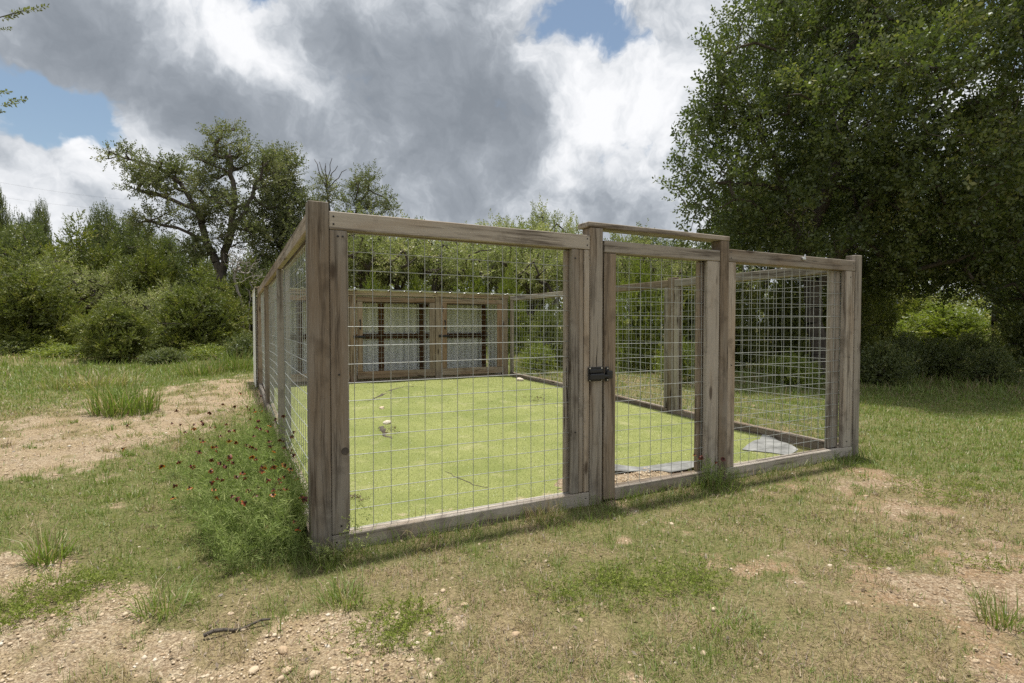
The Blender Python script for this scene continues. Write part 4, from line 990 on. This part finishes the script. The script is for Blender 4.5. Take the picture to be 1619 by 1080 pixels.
# ---- distant wood closing the view
rs = np.random.RandomState(50); Pc = []; 
for i in range(190):
    ax = rs.uniform(-900, 2500); D = rs.uniform(30, 60); c = foot(ax, D); hgt = rs.uniform(3.6, 5.6) * (1.15 if ax < 350 else 1.0)
    for k in range(30):
        v = rs.normal(size=3); v /= np.linalg.norm(v); v[2] = abs(v[2])
        Pc.append(c + v * np.array([2.4, 2.4, hgt]) * rs.uniform(.55, 1.0))
Pc = np.array(Pc); dn = rs.normal(size=Pc.shape) * .6 + np.array([0, 0, .6])
V, F, t = leaves(Pc, dn, 'shrub', rs, 5.2)
tag(link('distant_wood', np_mesh('distant_wood', V, [F], M['juniper_leaf'], False, tint=t)), 'far wood of mixed evergreens closing the view behind the scrub', 'wood', None, 'stuff')

# ------------------------------------------------------------------ grass, weeds, gravel
def blades(P, L, W, lean, az, rs, segs=2):
    """bent tapering blades; P (n,3) roots"""
    n = len(P); d = np.stack([np.cos(az), np.sin(az), np.zeros(n)], 1); s = np.stack([-np.sin(az), np.cos(az), np.zeros(n)], 1)
    tw = rs.uniform(-1.2, 1.2, n)[:, None]; s = s * np.cos(tw) + d * np.sin(tw)
    L = L[:, None]; W = W[:, None]; ln = lean[:, None]; up = np.array([[0, 0, 1.]])
    mid = P + (up * np.cos(ln * .5) + d * np.sin(ln * .5)) * L * .55
    tip = mid + (up * np.cos(ln * 1.25) + d * np.sin(ln * 1.25)) * L * .45
    V = np.stack([P - s * W * .5, P + s * W * .5, mid - s * W * .42, mid + s * W * .42, tip], 1).reshape(-1, 3)
    b = np.arange(n)[:, None] * 5
    return V, b + np.array([[0, 1, 3, 2]]), b + np.array([[2, 3, 4]])
def in_pen(x, y): return (x > .03) & (x < 4.85) & (y > .03) & (y < 8.2)
def spikes(P, L, W, lean, az):
    """short single-face blades"""
    n = len(P); d = np.stack([np.cos(az), np.sin(az), np.zeros(n)], 1); s_ = np.stack([-np.sin(az), np.cos(az), np.zeros(n)], 1)
    tip = P + (np.array([[0, 0, 1.]]) * np.cos(lean)[:, None] + d * np.sin(lean)[:, None]) * L[:, None]
    V = np.stack([P - s_ * W[:, None] * .5, P + s_ * W[:, None] * .5, tip], 1).reshape(-1, 3)
    return V, np.arange(n * 3).reshape(-1, 3)
rs = np.random.RandomState(77)
def scatter(n0, r0, r1, pw, spread=56):
    th_ = YAW + np.radians(rs.uniform(-spread, spread, n0)); r_ = (r0 ** pw + rs.rand(n0) * (r1 ** pw - r0 ** pw)) ** (1 / pw)
    return CAM[0] + np.sin(th_) * r_, CAM[1] + np.cos(th_) * r_, r_
def fence_edge(x, y):
    f = np.minimum(np.abs(y + .05) + 10 * ((x < -.1) | (x > 4.95)), np.minimum(np.abs(x + .06), np.abs(x - 4.94)) + 10 * ((y < -.1) | (y > 8.3)))
    return np.exp(-(f / .18) ** 2)
# short turf-like green and dry thatch
x, y, r_ = scatter(780000, 1.25, 16, .75); n0 = len(x)
bare, green, red = cover(x, y); clump = fbm(x * 8 + 3, y * 8 + 1, 3)
keep = (rs.rand(n0) < np.clip(1.15 - bare * 1.45, .02, 1) * np.clip(.30 + 1.7 * (clump - .32), .15, 1)) & ~in_pen(x, y)
x, y, r_, bare, green, clump = (v[keep] for v in (x, y, r_, bare, green, clump)); n = len(x)
isgreen = rs.rand(n) < np.clip(green * 1.0 + (clump - .5) * .5, .08, .95)
Ls = np.where(isgreen, rs.uniform(.014, .042, n), rs.uniform(.012, .045, n)) * (1 + .05 * r_)
Ws = np.maximum(.0022, r_ * .00085) * rs.uniform(.7, 1.5, n)
ln = np.where(isgreen, np.abs(rs.normal(.7, .4, n)), np.abs(rs.normal(1.25, .22, n)))
V1, T1 = spikes(np.stack([x, y, height(x, y) - .002 + .008 * rs.rand(n)], 1), Ls, Ws, np.minimum(ln, 1.5), rs.uniform(0, 2 * np.pi, n))
t1 = np.where(isgreen, np.clip(rs.normal(.68, .14, n), .45, 1), np.clip(rs.normal(.2, .13, n), 0, .45))
# longer blades in clumps, along the fence and towards the scrub
x, y, r_ = scatter(290000, 1.25, 32, .55); n0 = len(x)
bare, green, red = cover(x, y); clump = fbm(x * 3.1 + 13, y * 3.1 + 21, 4); edge = fence_edge(x, y)
far = sstep(9, 14, r_)
keep = (rs.rand(n0) < np.clip(1.1 - bare * 1.5, .0, 1) * np.clip((clump - .45) * 4.0 + .55 * far, .06, 1) + edge * .55) & ~in_pen(x, y)
x, y, r_, green, edge, clump, far = (v[keep] for v in (x, y, r_, green, edge, clump, far)); n = len(x)
isgreen = rs.rand(n) < np.clip(green * 1.15 + edge * .4 + .12, .2, .93)
L = rs.uniform(.025, .072, n) * (1 + 1.2 * edge + 1.0 * far); L = np.where((x < -1) & (r_ > 9), L * rs.uniform(.8, 1.8, n), L); L = np.where((x > 4.9) & (y > 1.2), L * rs.uniform(1, 2.6, n), L)
W = np.maximum(.0022, r_ * .00080) * rs.uniform(.7, 1.4, n)
V2, Q2, T2 = blades(np.stack([x, y, height(x, y) - .006], 1), L, W, np.abs(rs.normal(.75, .4, n)), rs.uniform(0, 2 * np.pi, n), rs)
t2 = np.where(isgreen, np.clip(rs.normal(.72, .13, n), .48, 1), np.clip(rs.normal(.3, .1, n), .05, .45))
# matted little clumps, green and dry, in the near lawn
cx_, cy_, cr_ = scatter(900, 1.4, 8, 1.0); bb, gg, _ = cover(cx_, cy_); ok = ~in_pen(cx_, cy_) & (bb < .75); cx_, cy_, cr_, gg = cx_[ok], cy_[ok], cr_[ok], gg[ok]; kk = 26; m_ = len(cx_)
sz = np.repeat(rs.uniform(.4, 1.5, m_), kk); dry = np.repeat(rs.rand(m_) > gg + .15, kk); aa = rs.uniform(0, 2 * np.pi, m_ * kk); qq = rs.rand(m_ * kk) ** .6 * .045 * sz
x = np.repeat(cx_, kk) + np.cos(aa) * qq; y = np.repeat(cy_, kk) + np.sin(aa) * qq; n3 = len(x)
V3, Q3, T3 = blades(np.stack([x, y, height(x, y) - .004], 1), rs.uniform(.03, .085, n3) * sz, np.maximum(.0022, np.repeat(cr_, kk) * .0008), np.abs(rs.normal(.85, .45, n3)), aa + rs.normal(0, .7, n3), rs)
t3 = np.where(dry, np.clip(rs.normal(.24, .12, n3), .02, .45), np.clip(rs.normal(.72, .13, n3), .48, 1))
V2n = len(V2); V2 = np.concatenate([V2, V3]); Q2 = np.concatenate([Q2, Q3 + V2n]); T2 = np.concatenate([T2, T3 + V2n]); t2 = np.concatenate([t2, t3])
V = np.concatenate([V1, V2]); o1 = len(V1)
tag(link('grass', np_mesh('grass', V, [T1, Q2 + o1, T2 + o1], M['grass'], False, tint=np.concatenate([t1, t2, t2]))), 'short patchy grass and dry thatch over the ground', 'grass', None, 'stuff')
# dead leaves, bark crumbs and twigs lying in the grass
x, y, r_ = scatter(24000, 1.25, 14, .8); n0 = len(x); lit = fbm(x * 2.3 + 70, y * 2.3 + 10, 4)
keep = (rs.rand(n0) < np.clip((lit - .42) * 4, .08, 1)) & ~in_pen(x, y); x, y, r_ = x[keep], y[keep], r_[keep]; n = len(x)
q = rs.uniform(.004, .012, n) * (1 + .04 * r_); a = rs.uniform(0, 2 * np.pi, n); e1 = np.stack([np.cos(a), np.sin(a), rs.normal(0, .35, n)], 1) * q[:, None]; e2 = np.stack([-np.sin(a), np.cos(a), rs.normal(0, .35, n)], 1) * (q * rs.uniform(.25, .7, n))[:, None]
c = np.stack([x, y, height(x, y) + .008 + .006 * rs.rand(n)], 1); V = np.stack([c - e1, c - e2, c + e1, c + e2], 1).reshape(-1, 3)
tag(link('leaf_litter', np_mesh('leaf_litter', V, [np.arange(n * 4).reshape(-1, 4)], M['grass'], False, tint=np.clip(rs.choice([.0, .03, .08, .3], n) + rs.uniform(0, .05, n), 0, 1))), 'dead leaves and crumbs lying in the grass', 'leaf litter', None, 'stuff')
# pile of the artificial turf
n0 = 90000; x = rs.uniform(.1, 4.77, n0); y = .1 + 6.8 * rs.rand(n0) ** 1.6; gap = (y < .50) & (x > 1.75) & (x < 3.15) | ((x - 4.775) + .55 * (y - .1) > -.58 + (y - .1) * 1.2); x, y = x[~gap], y[~gap]; n = len(x); d = np.hypot(x - CAM[0], y - CAM[1])
V, T = spikes(np.stack([x, y, turf_z(x, y)], 1), rs.uniform(.005, .012, n), np.maximum(.0025, d * .0007), np.abs(rs.normal(.8, .4, n)), rs.uniform(0, 2 * np.pi, n))
pile = link('turf_pile', np_mesh('turf_pile', V, [T], M['turf_blade'], False, tint=np.clip(rs.normal(.5, .25, n), 0, 1)), turf); tag(pile, kind='stuff')

# bunch grass tufts
def tuft(px, py, n, Lm, spread, label, gtint=.78, seed=0, lean=.55, wid=.006):
    rs = np.random.RandomState(seed); c = ground_at(px, py); a = rs.uniform(0, 2 * np.pi, n); q = rs.rand(n) ** .6 * spread
    P = np.stack([np.cos(a) * q, np.sin(a) * q, np.full(n, -.01)], 1)
    V, Q, T = blades(P, rs.uniform(.3, 1.15, n) * Lm, np.full(n, wid) * rs.uniform(.6, 1.3, n), np.abs(rs.normal(lean * 1.2, .42, n)), a + rs.normal(0, .8, n), rs)
    t = np.where(rs.rand(n) < .16, rs.uniform(.2, .45, n), np.clip(rs.normal(gtint, .13, n), .15, 1))
    o = link('grass_tuft', np_mesh('grass_tuft', V, [Q, T], M['grass'], False, tint=np.concatenate([t, t])), None, tuple(c)); tag(o, label, 'grass tuft', 'bunch grass tufts')
tuft(198, 652, 620, .46, .36, 'large bright green grass tuft on the bare dirt path', .85, 1, .5, .010)
tuft(76, 888, 160, .24, .07, 'spiky green grass tuft on gravel at lower left', .72, 2, .75, .006)
tuft(375, 585, 420, .5, .5, 'tall green grass clump beside the far left end of the pen', .72, 3, .35, .011)
tuft(318, 592, 320, .40, .4, 'tall green grass clump at the scrub edge behind the dirt path', .7, 4, .5, .012)
tuft(205, 690, 60, .10, .10, 'small low grass tuft in the middle of the dirt path', .7, 5, .7, .005)
tuft(150, 610, 500, .34, .7, 'grey-green weedy clump left of the large bright tuft', .5, 6, .7, .012)
tuft(545, 950, 150, .13, .10, 'bright green grass tuft in the foreground grass below the corner post', .74, 7, .8, .004)
tuft(262, 965, 150, .17, .10, 'green grass tuft below the wildflowers at lower left', .72, 8, .8, .004)
tuft(1150, 985, 150, .10, .14, 'low green grass tuft in the dry lawn at lower right centre', .72, 9, .9, .004)
tuft(1585, 985, 130, .15, .08, 'upright green tuft near the lower right corner', .7, 10, .6, .004)
tuft(945, 775, 70, .30, .06, 'tall straw-coloured stalks at the foot of the latch post', .33, 11, .4, .0035)
tuft(860, 820, 160, .16, .12, 'dry brownish grass clump below the bottom rail left of the gate', .36, 12, .6, .004)
tuft(345, 555, 90, .85, .4, 'tall reddish dry stalks at the edge of the scrub', .2, 13, .25, .010)
tuft(1130, 770, 260, .18, .18, 'dense green grass clump at the foot of the hinge post', .74, 14, .6, .004)
tuft(690, 850, 220, .16, .25, 'dark green grass clump along the front bottom rail', .68, 15, .7, .004)
tuft(540, 880, 200, .15, .16, 'dark green grass clump at the foot of the corner post', .7, 16, .7, .004)

# leafy ground cover patches
rs = np.random.RandomState(81); cps = []
for px, py, rr, k in ((60, 960, .26, 420), (150, 925, .18, 240), (20, 985, .15, 160), (620, 1000, .17, 300), (660, 970, .10, 120), (960, 925, .17, 240), (1040, 930, .2, 280), (900, 945, .12, 120), (1100, 915, .15, 140), (1500, 790, .2, 160), (1530, 770, .2, 160), (1450, 770, .2, 120), (30, 640, .5, 160), (300, 690, .4, 300), (360, 705, .3, 200), (1560, 900, .15, 80), (1400, 890, .2, 120)):
    c = ground_at(px, py); k = int(k * .62); a = rs.uniform(0, 2 * np.pi, k); q = rs.rand(k) ** .65 * rr * (1.15 + .4 * np.sin(a * 3 + px) + .25 * np.sin(a * 7 + px)); X = c[0] + np.cos(a) * q; Yv = c[1] + np.sin(a) * q
    cps.append(np.stack([X, Yv, height(X, Yv) + rs.uniform(.0, .03, k)], 1))
cps = np.concatenate(cps); cps = cps[~in_pen(cps[:, 0], cps[:, 1])]; dn = rs.normal(size=cps.shape); dn[:, 2] = np.abs(dn[:, 2]) * .7
V, F, t = leaves(cps, dn, 'shrub', rs, .17, np.clip(rs.normal(.5, .2, len(cps)), 0, 1))
tag(link('ground_cover', np_mesh('ground_cover', V, [F], M['cover_leaf'], False, tint=t)), 'low creeping leafy weeds in patches on the gravel and lawn', 'ground cover', None, 'stuff')

# gravel on the bare ground
M['stone'] = None
def stone_mat():
    m, n, out = new_mat('limestone')
    t = n.attr('tint'); co = n.new('ShaderNodeTexCoord').outputs['Object']
    f = n.noise(co, 60, 4)
    col = n.ramp(t, [(0, (.27, .18, .11)), (.4, (.44, .325, .21)), (.75, (.58, .48, .35)), (1, (.68, .63, .54))])
    col = n.mix(n.m('MULTIPLY', n.smooth(f, .5, .75), .4), col, (.33, .24, .16))
    principled(n, out, col, .9, 0, bump(n, f, .5, .004), .2); return m
M['stone'] = stone_mat()
ph = (1 + 5 ** .5) / 2
ICO = np.array([(-1, ph, 0), (1, ph, 0), (-1, -ph, 0), (1, -ph, 0), (0, -1, ph), (0, 1, ph), (0, -1, -ph), (0, 1, -ph), (ph, 0, -1), (ph, 0, 1), (-ph, 0, -1), (-ph, 0, 1)]) / 1.9
ICF = np.array([(0, 11, 5), (0, 5, 1), (0, 1, 7), (0, 7, 10), (0, 10, 11), (1, 5, 9), (5, 11, 4), (11, 10, 2), (10, 7, 6), (7, 1, 8), (3, 9, 4), (3, 4, 2), (3, 2, 6), (3, 6, 8), (3, 8, 9), (4, 9, 5), (2, 4, 11), (6, 2, 10), (8, 6, 7), (9, 8, 1)])
rs = np.random.RandomState(91); n0 = 90000
th_ = YAW + np.radians(rs.uniform(-54, 54, n0)); r_ = (1.3 ** .6 + rs.rand(n0) * (13 ** .6 - 1.3 ** .6)) ** (1 / .6)
x = CAM[0] + np.sin(th_) * r_; y = CAM[1] + np.cos(th_) * r_; bare, green, red = cover(x, y)
keep = ((rs.rand(n0) < np.clip((bare - .35) * 1.0 * (1 - .8 * red), .012, 1)) & ~in_pen(x, y))
x, y, r_ = x[keep], y[keep], r_[keep]
ex = 900; xe = rs.uniform(1.85, 3.0, ex); ye = rs.uniform(.1, .42, ex); x = np.concatenate([x, xe]); y = np.concatenate([y, ye]); r_ = np.concatenate([r_, np.full(ex, 3.6)])
k = len(x); size = np.clip(rs.lognormal(-5.5, .45, k), .0025, .013) * (1 + .05 * r_)
jit = ICO[None] * rs.uniform(.6, 1.35, (k, 12, 1)) * size[:, None, None] * np.stack([rs.uniform(.8, 1.3, k), rs.uniform(.8, 1.3, k), rs.uniform(.45, .8, k)], 1)[:, None]
Rm = rot_frames(np.stack([np.cos(x * 91), np.sin(x * 91), rs.normal(0, .2, k)], 1), rs, rs.normal(0, .3, k))
V = np.einsum('nij,nvj->nvi', Rm, jit) + np.stack([x, y, height(x, y) + size * .12 + np.where(in_pen(x, y), .052, 0)], 1)[:, None]
F = (ICF[None] + (np.arange(k) * 12)[:, None, None]).reshape(-1, 3)
tag(link('gravel', np_mesh('gravel', V.reshape(-1, 3), [F], M['stone'], False, tint=np.repeat(np.clip(rs.normal(.60, .18, k), 0, 1), 20))), 'loose tan gravel scattered over the bare ground', 'gravel', None, 'stuff')
# single stones large enough to pick out
def stone(px, py, size, label, seed, floor=False, tintv=.85, group='loose limestone rocks'):
    rs = np.random.RandomState(seed); bm = bmesh.new(); bmesh.ops.create_icosphere(bm, subdivisions=2, radius=size)
    k = rs.normal(size=(5, 3)); 
    for v in bm.verts:
        d = v.co.normalized(); f = 1 + .16 * sum(math.sin(2.3 * d.dot(Vector(q)) + i) for i, q in enumerate(k)) / 2.2
        v.co = Vector((d.x * f * 1.15, d.y * f * .95, d.z * f * .62)) * size
    bmesh.ops.rotate(bm, matrix=Matrix.Rotation(rs.uniform(0, 6), 3, 'Z'), verts=bm.verts)
    me = bpy.data.meshes.new('stone'); bm.to_mesh(me); bm.free(); me.materials.append(M['stone'])
    a = me.attributes.new('tint', 'FLOAT', 'FACE'); a.data.foreach_set('value', np.full(len(me.polygons), tintv, np.float32))
    c = ground_at(px, py) if not floor else gpt(px, py, .035)
    if floor: c[2] = float(turf_z(c[0], c[1]))
    o = link('stone', me, None, (c[0], c[1], c[2] + size * .3)); tag(o, label, 'stone', group)
for i, (px, py, s, lb) in enumerate(((447, 1030, .026, 'pale limestone rock in the gravel, upper of two near bottom left centre'), (453, 1062, .022, 'tan limestone rock at the bottom edge, lower of two left of centre'), (497, 1068, .024, 'pale limestone rock on the bottom edge gravel below the corner post'),
        (735, 958, .02, 'small pale stone in the gravel patch left of the leafy weeds'), (700, 935, .016, 'small tan stone at the top of the central gravel patch'), (815, 1005, .022, 'pale tan stone in the dry grass at bottom centre'), (918, 982, .016, 'whitish stone in the dry grass right of bottom centre'),
        (400, 1062, .022, 'orange-tan rock in the bottom gravel left of the others'), (85, 975, .018, 'pale stone in the gravel strip at lower left'), (365, 972, .016, 'small pale stone below the wildflowers'), (552, 1030, .018, 'small pale stone beside the creeping weeds'))):
    stone(px, py, s * .72, lb, 100 + i, False, .42 + .25 * ((i * 7) % 5) / 5)
stone(612, 669, .045, 'round whitish stone lying on the turf near the left end of the pen', 130, True, .95, 'stones on the turf')
stone(604, 646, .035, 'flat tan stone on the turf behind the round whitish one', 131, True, .7, 'stones on the turf')
stone(822, 601, .07, 'pale flat stone at the far right corner of the turf', 132, True, .9, 'stones on the turf')
# crumpled dry leaves on the turf
def leaf_heap(px, py, n, rr, label, seed):
    rs = np.random.RandomState(seed); c = gpt(px, py, .04); c[2] = float(turf_z(c[0], c[1])); P = rs.normal(0, rr, (n, 3)) * [1, 1, .3]; P[:, 2] = np.abs(P[:, 2])
    V, F, t = leaves(P, rs.normal(size=(n, 3)) * [1, 1, .25], 'oak', rs, .26, np.zeros(n))
    o = link('leaf_litter', np_mesh('leaf_litter', V, [F], M['grass'], False, tint=t * .25), None, tuple(c)); tag(o, label, 'leaf litter', 'dry leaf heaps on the turf')
leaf_heap(617, 688, 9, .05, 'dark torn strip of debris on the turf just below the round whitish stone', 142)
leaf_heap(574, 790, 10, .05, 'crumpled brown leaves on the turf near the left front post', 140)
leaf_heap(852, 633, 16, .10, 'dark dry weed heap on the turf by the right wall', 141)
# fallen stick
c0, c1 = ground_at(322, 1010), ground_at(428, 985)
N = np.array([c0 + (c1 - c0) * t + np.array([0, 0, .012 + .01 * math.sin(t * 9)]) for t in np.linspace(0, 1, 8)])
V, F = tube_seg(N[:-1], N[1:], np.linspace(.008, .005, 7), np.linspace(.0075, .004, 7), 6)
tag(link('stick', np_mesh('stick', V, [F], M['bark'], True)), 'dark fallen stick lying on the gravel at lower left', 'stick')

# ------------------------------------------------------------------ wildflowers
M['petal'] = leaf_mat('dark_red_petal', [(0, (.07, .010, .007)), (.5, (.13, .02, .008)), (.75, (.34, .085, .012)), (1, (.48, .18, .02))], .25, .03)
M['cone'] = plain('brown_flower_cone', (.035, .02, .012), .9, 0, .3, 200)
def flower_mesh(seed, kind):
    rs = np.random.RandomState(seed); Q = []; T = []
    for i in range(6):
        a = i * math.pi / 3 + rs.uniform(-.2, .2); d = np.array([math.cos(a), math.sin(a), 0]); s = np.array([-d[1], d[0], 0])
        dr = rs.uniform(.2, 1.2); o = d * .004 + np.array([0, 0, .002]); mid = o + d * .011 * math.cos(dr * .5) + np.array([0, 0, -.011 * math.sin(dr * .5)]); tip = mid + d * .010 * math.cos(dr) + np.array([0, 0, -.010 * math.sin(dr)])
        Q += [o - s * .003, o + s * .003, mid + s * .008, mid - s * .008, mid - s * .008, mid + s * .008, tip + s * .005, tip - s * .005]; T += [.15 + .35 * kind, .45 + .5 * kind]
    V = np.array(Q); F = np.arange(len(V)).reshape(-1, 4)
    prof = [(.0065, -.004), (.008, .004), (.006, .013), (.0015, .018)]; cv = []; k = 6
    for r, z in prof: cv += [(r * math.cos(j * 2 * math.pi / k), r * math.sin(j * 2 * math.pi / k), z) for j in range(k)]
    cf = [[a * k + j, a * k + (j + 1) % k, (a + 1) * k + (j + 1) % k, (a + 1) * k + j] for a in range(3) for j in range(k)]
    nv = len(V); me = np_mesh('flower', np.concatenate([V, np.array(cv)]), [np.concatenate([F, np.array(cf) + nv])], M['petal'], False, tint=np.concatenate([T, np.zeros(len(cf))]))
    me.materials.append(M['cone']); mi = np.zeros(len(me.polygons), np.int32); mi[len(F):] = 1; me.polygons.foreach_set('material_index', mi); return me
FLW = [flower_mesh(s, k) for s, k in ((1, 0), (2, 0), (3, .5), (4, 1.0), (5, .2))]
def wildflowers(spots_, n_stem, label, seed, hmin, hmax, dens, name='wildflower_clump'):
    """feathery weeds with wiry stems; spots_ are (x, y, radius, share)"""
    rs = np.random.RandomState(seed); cx, cy = spots_[0][0], spots_[0][1]; base = np.array([cx, cy, float(height(cx, cy))]); root = empty(name, tuple(base)); tag(root, label, 'wildflowers', 'wildflowers beside the pen')
    SP, SQ, LP, LD, tops = [], [], [], [], []
    wts = np.array([s[3] for s in spots_]); wts = wts / wts.sum()
    for i in range(n_stem):
        sx, sy, sr, _ = spots_[rs.choice(len(spots_), p=wts)]; a = rs.uniform(0, 2 * math.pi); q = sr * rs.rand() ** .6
        x, y = sx + math.cos(a) * q, sy + math.sin(a) * q
        if x > -.015 and -.02 < y < 8: x = -.015 - rs.rand() * .1
        z = float(height(x, y)); h = rs.uniform(hmin, hmax); ln = rs.normal(0, .28, 2) + np.array([-.12, -.05]); p = np.array([x, y, z - .01]); fl = rs.rand() < dens
        if fl: h = h * .85 + .20 * hmax / .4
        for k in range(4):
            t = (k + 1) / 4; nx = np.array([x + ln[0] * h * t * t, y + ln[1] * h * t * t, z + h * t * (1 - .08 * t)])
            SP.append(p); SQ.append(nx); seg = nx - p
            for _ in range((3 if k < 2 else 0) if fl else 4):
                u = rs.rand(); LP.append(p + seg * u); LD.append(rs.normal(size=3) + np.array([0, 0, .9]))
            p = nx
        if fl: tops.append(p)
    V, F = tube_seg(np.array(SP) - base, np.array(SQ) - base, .0016, .0012, 3)
    lv, lf, lt = leaves(np.array(LP) - base, np.array(LD), 'feather', rs, .20, np.clip(rs.normal(.62, .2, len(LP)), 0, 1))
    fo = link('foliage', np_mesh('foliage', np.concatenate([V, lv]), [np.concatenate([F, lf + len(V)])], M['weed'], False, tint=np.concatenate([np.full(len(F), .7), lt])), root); tag(fo, kind='stuff')
    for t in tops:
        o = link('flower', FLW[rs.randint(5)], root, tuple(t - base)); s = rs.uniform(.5, .85); o.scale = (s, s, s); o.rotation_euler = (rs.normal(0, .5), rs.normal(0, .5), rs.uniform(0, 6))
sp = []
for px, py, r, wt in ((400, 880, .22, 1), (450, 850, .16, .8), (440, 800, .22, 1), (370, 850, .2, .8), (400, 790, .26, 1), (340, 800, .25, .8), (430, 740, .22, .9), (380, 740, .25, .8), (425, 700, .3, .7), (330, 750, .3, .5), (450, 790, .12, .7), (465, 850, .08, .6)):
    p = ground_at(px, py); sp.append((p[0], p[1], r, wt))
wildflowers(sp, 700, 'feathery green weeds with many small dark red flowers along the left wall of the pen', 151, .10, .42, .19)
p = ground_at(1120, 768); wildflowers([(p[0], p[1], .16, 1)], 16, 'few small dark red and orange flowers at the foot of the hinge post', 152, .10, .24, .4)
p = ground_at(935, 800)
rs = np.random.RandomState(153)
# whitish leafy sprigs at the corner post
for px, py, lb in ((512, 890, 'pale leafy sprig at the foot of the left front corner post'), (556, 862, 'thin pale climbing sprig beside the batten next to the corner post')):
    c = ground_at(px, py); c[1] = min(c[1], -.03); n = 26; hgt = .10 if px < 530 else .24
    P = np.stack([rs.normal(0, .03, n), rs.normal(0, .015, n) - .01, rs.rand(n) * hgt], 1); V, F, t = leaves(P, rs.normal(size=(n, 3)) + [0, 0, .6], 'shrub', rs, .22, np.full(n, .9))
    s0 = np.array([[0, -.01, 0]]); s1 = np.array([[0, -.01, hgt]]); sv, sf = tube_seg(s0, s1, .002, .001, 3)
    o = link('sprig', np_mesh('sprig', np.concatenate([V, sv]), [np.concatenate([F, sf + len(V)])], M['weed'], False, tint=np.concatenate([np.clip(t + .3, 0, 1), np.full(len(sf), .8)])), None, tuple(c)); tag(o, lb, 'sprig', 'pale sprigs')

# ------------------------------------------------------------------ power lines far left
for k, (ya, yb) in enumerate(((280, 311), (308, 326))):
    a = at(-160, ya - 26, 70); b = at(260, yb + 8, 95); t = np.linspace(0, 1, 24)[:, None]; N = a + (b - a) * t; N[:, 2] -= (4 * t * (1 - t))[:, 0] * 1.0
    V, F = tube_seg(N[:-1], N[1:], .008, .008, 4)
    tag(link('power_line', np_mesh('power_line', V, [F], M['black'], True)), ('upper' if k == 0 else 'lower') + ' of two thin power lines crossing the cloud at far left', 'power line', 'power lines')
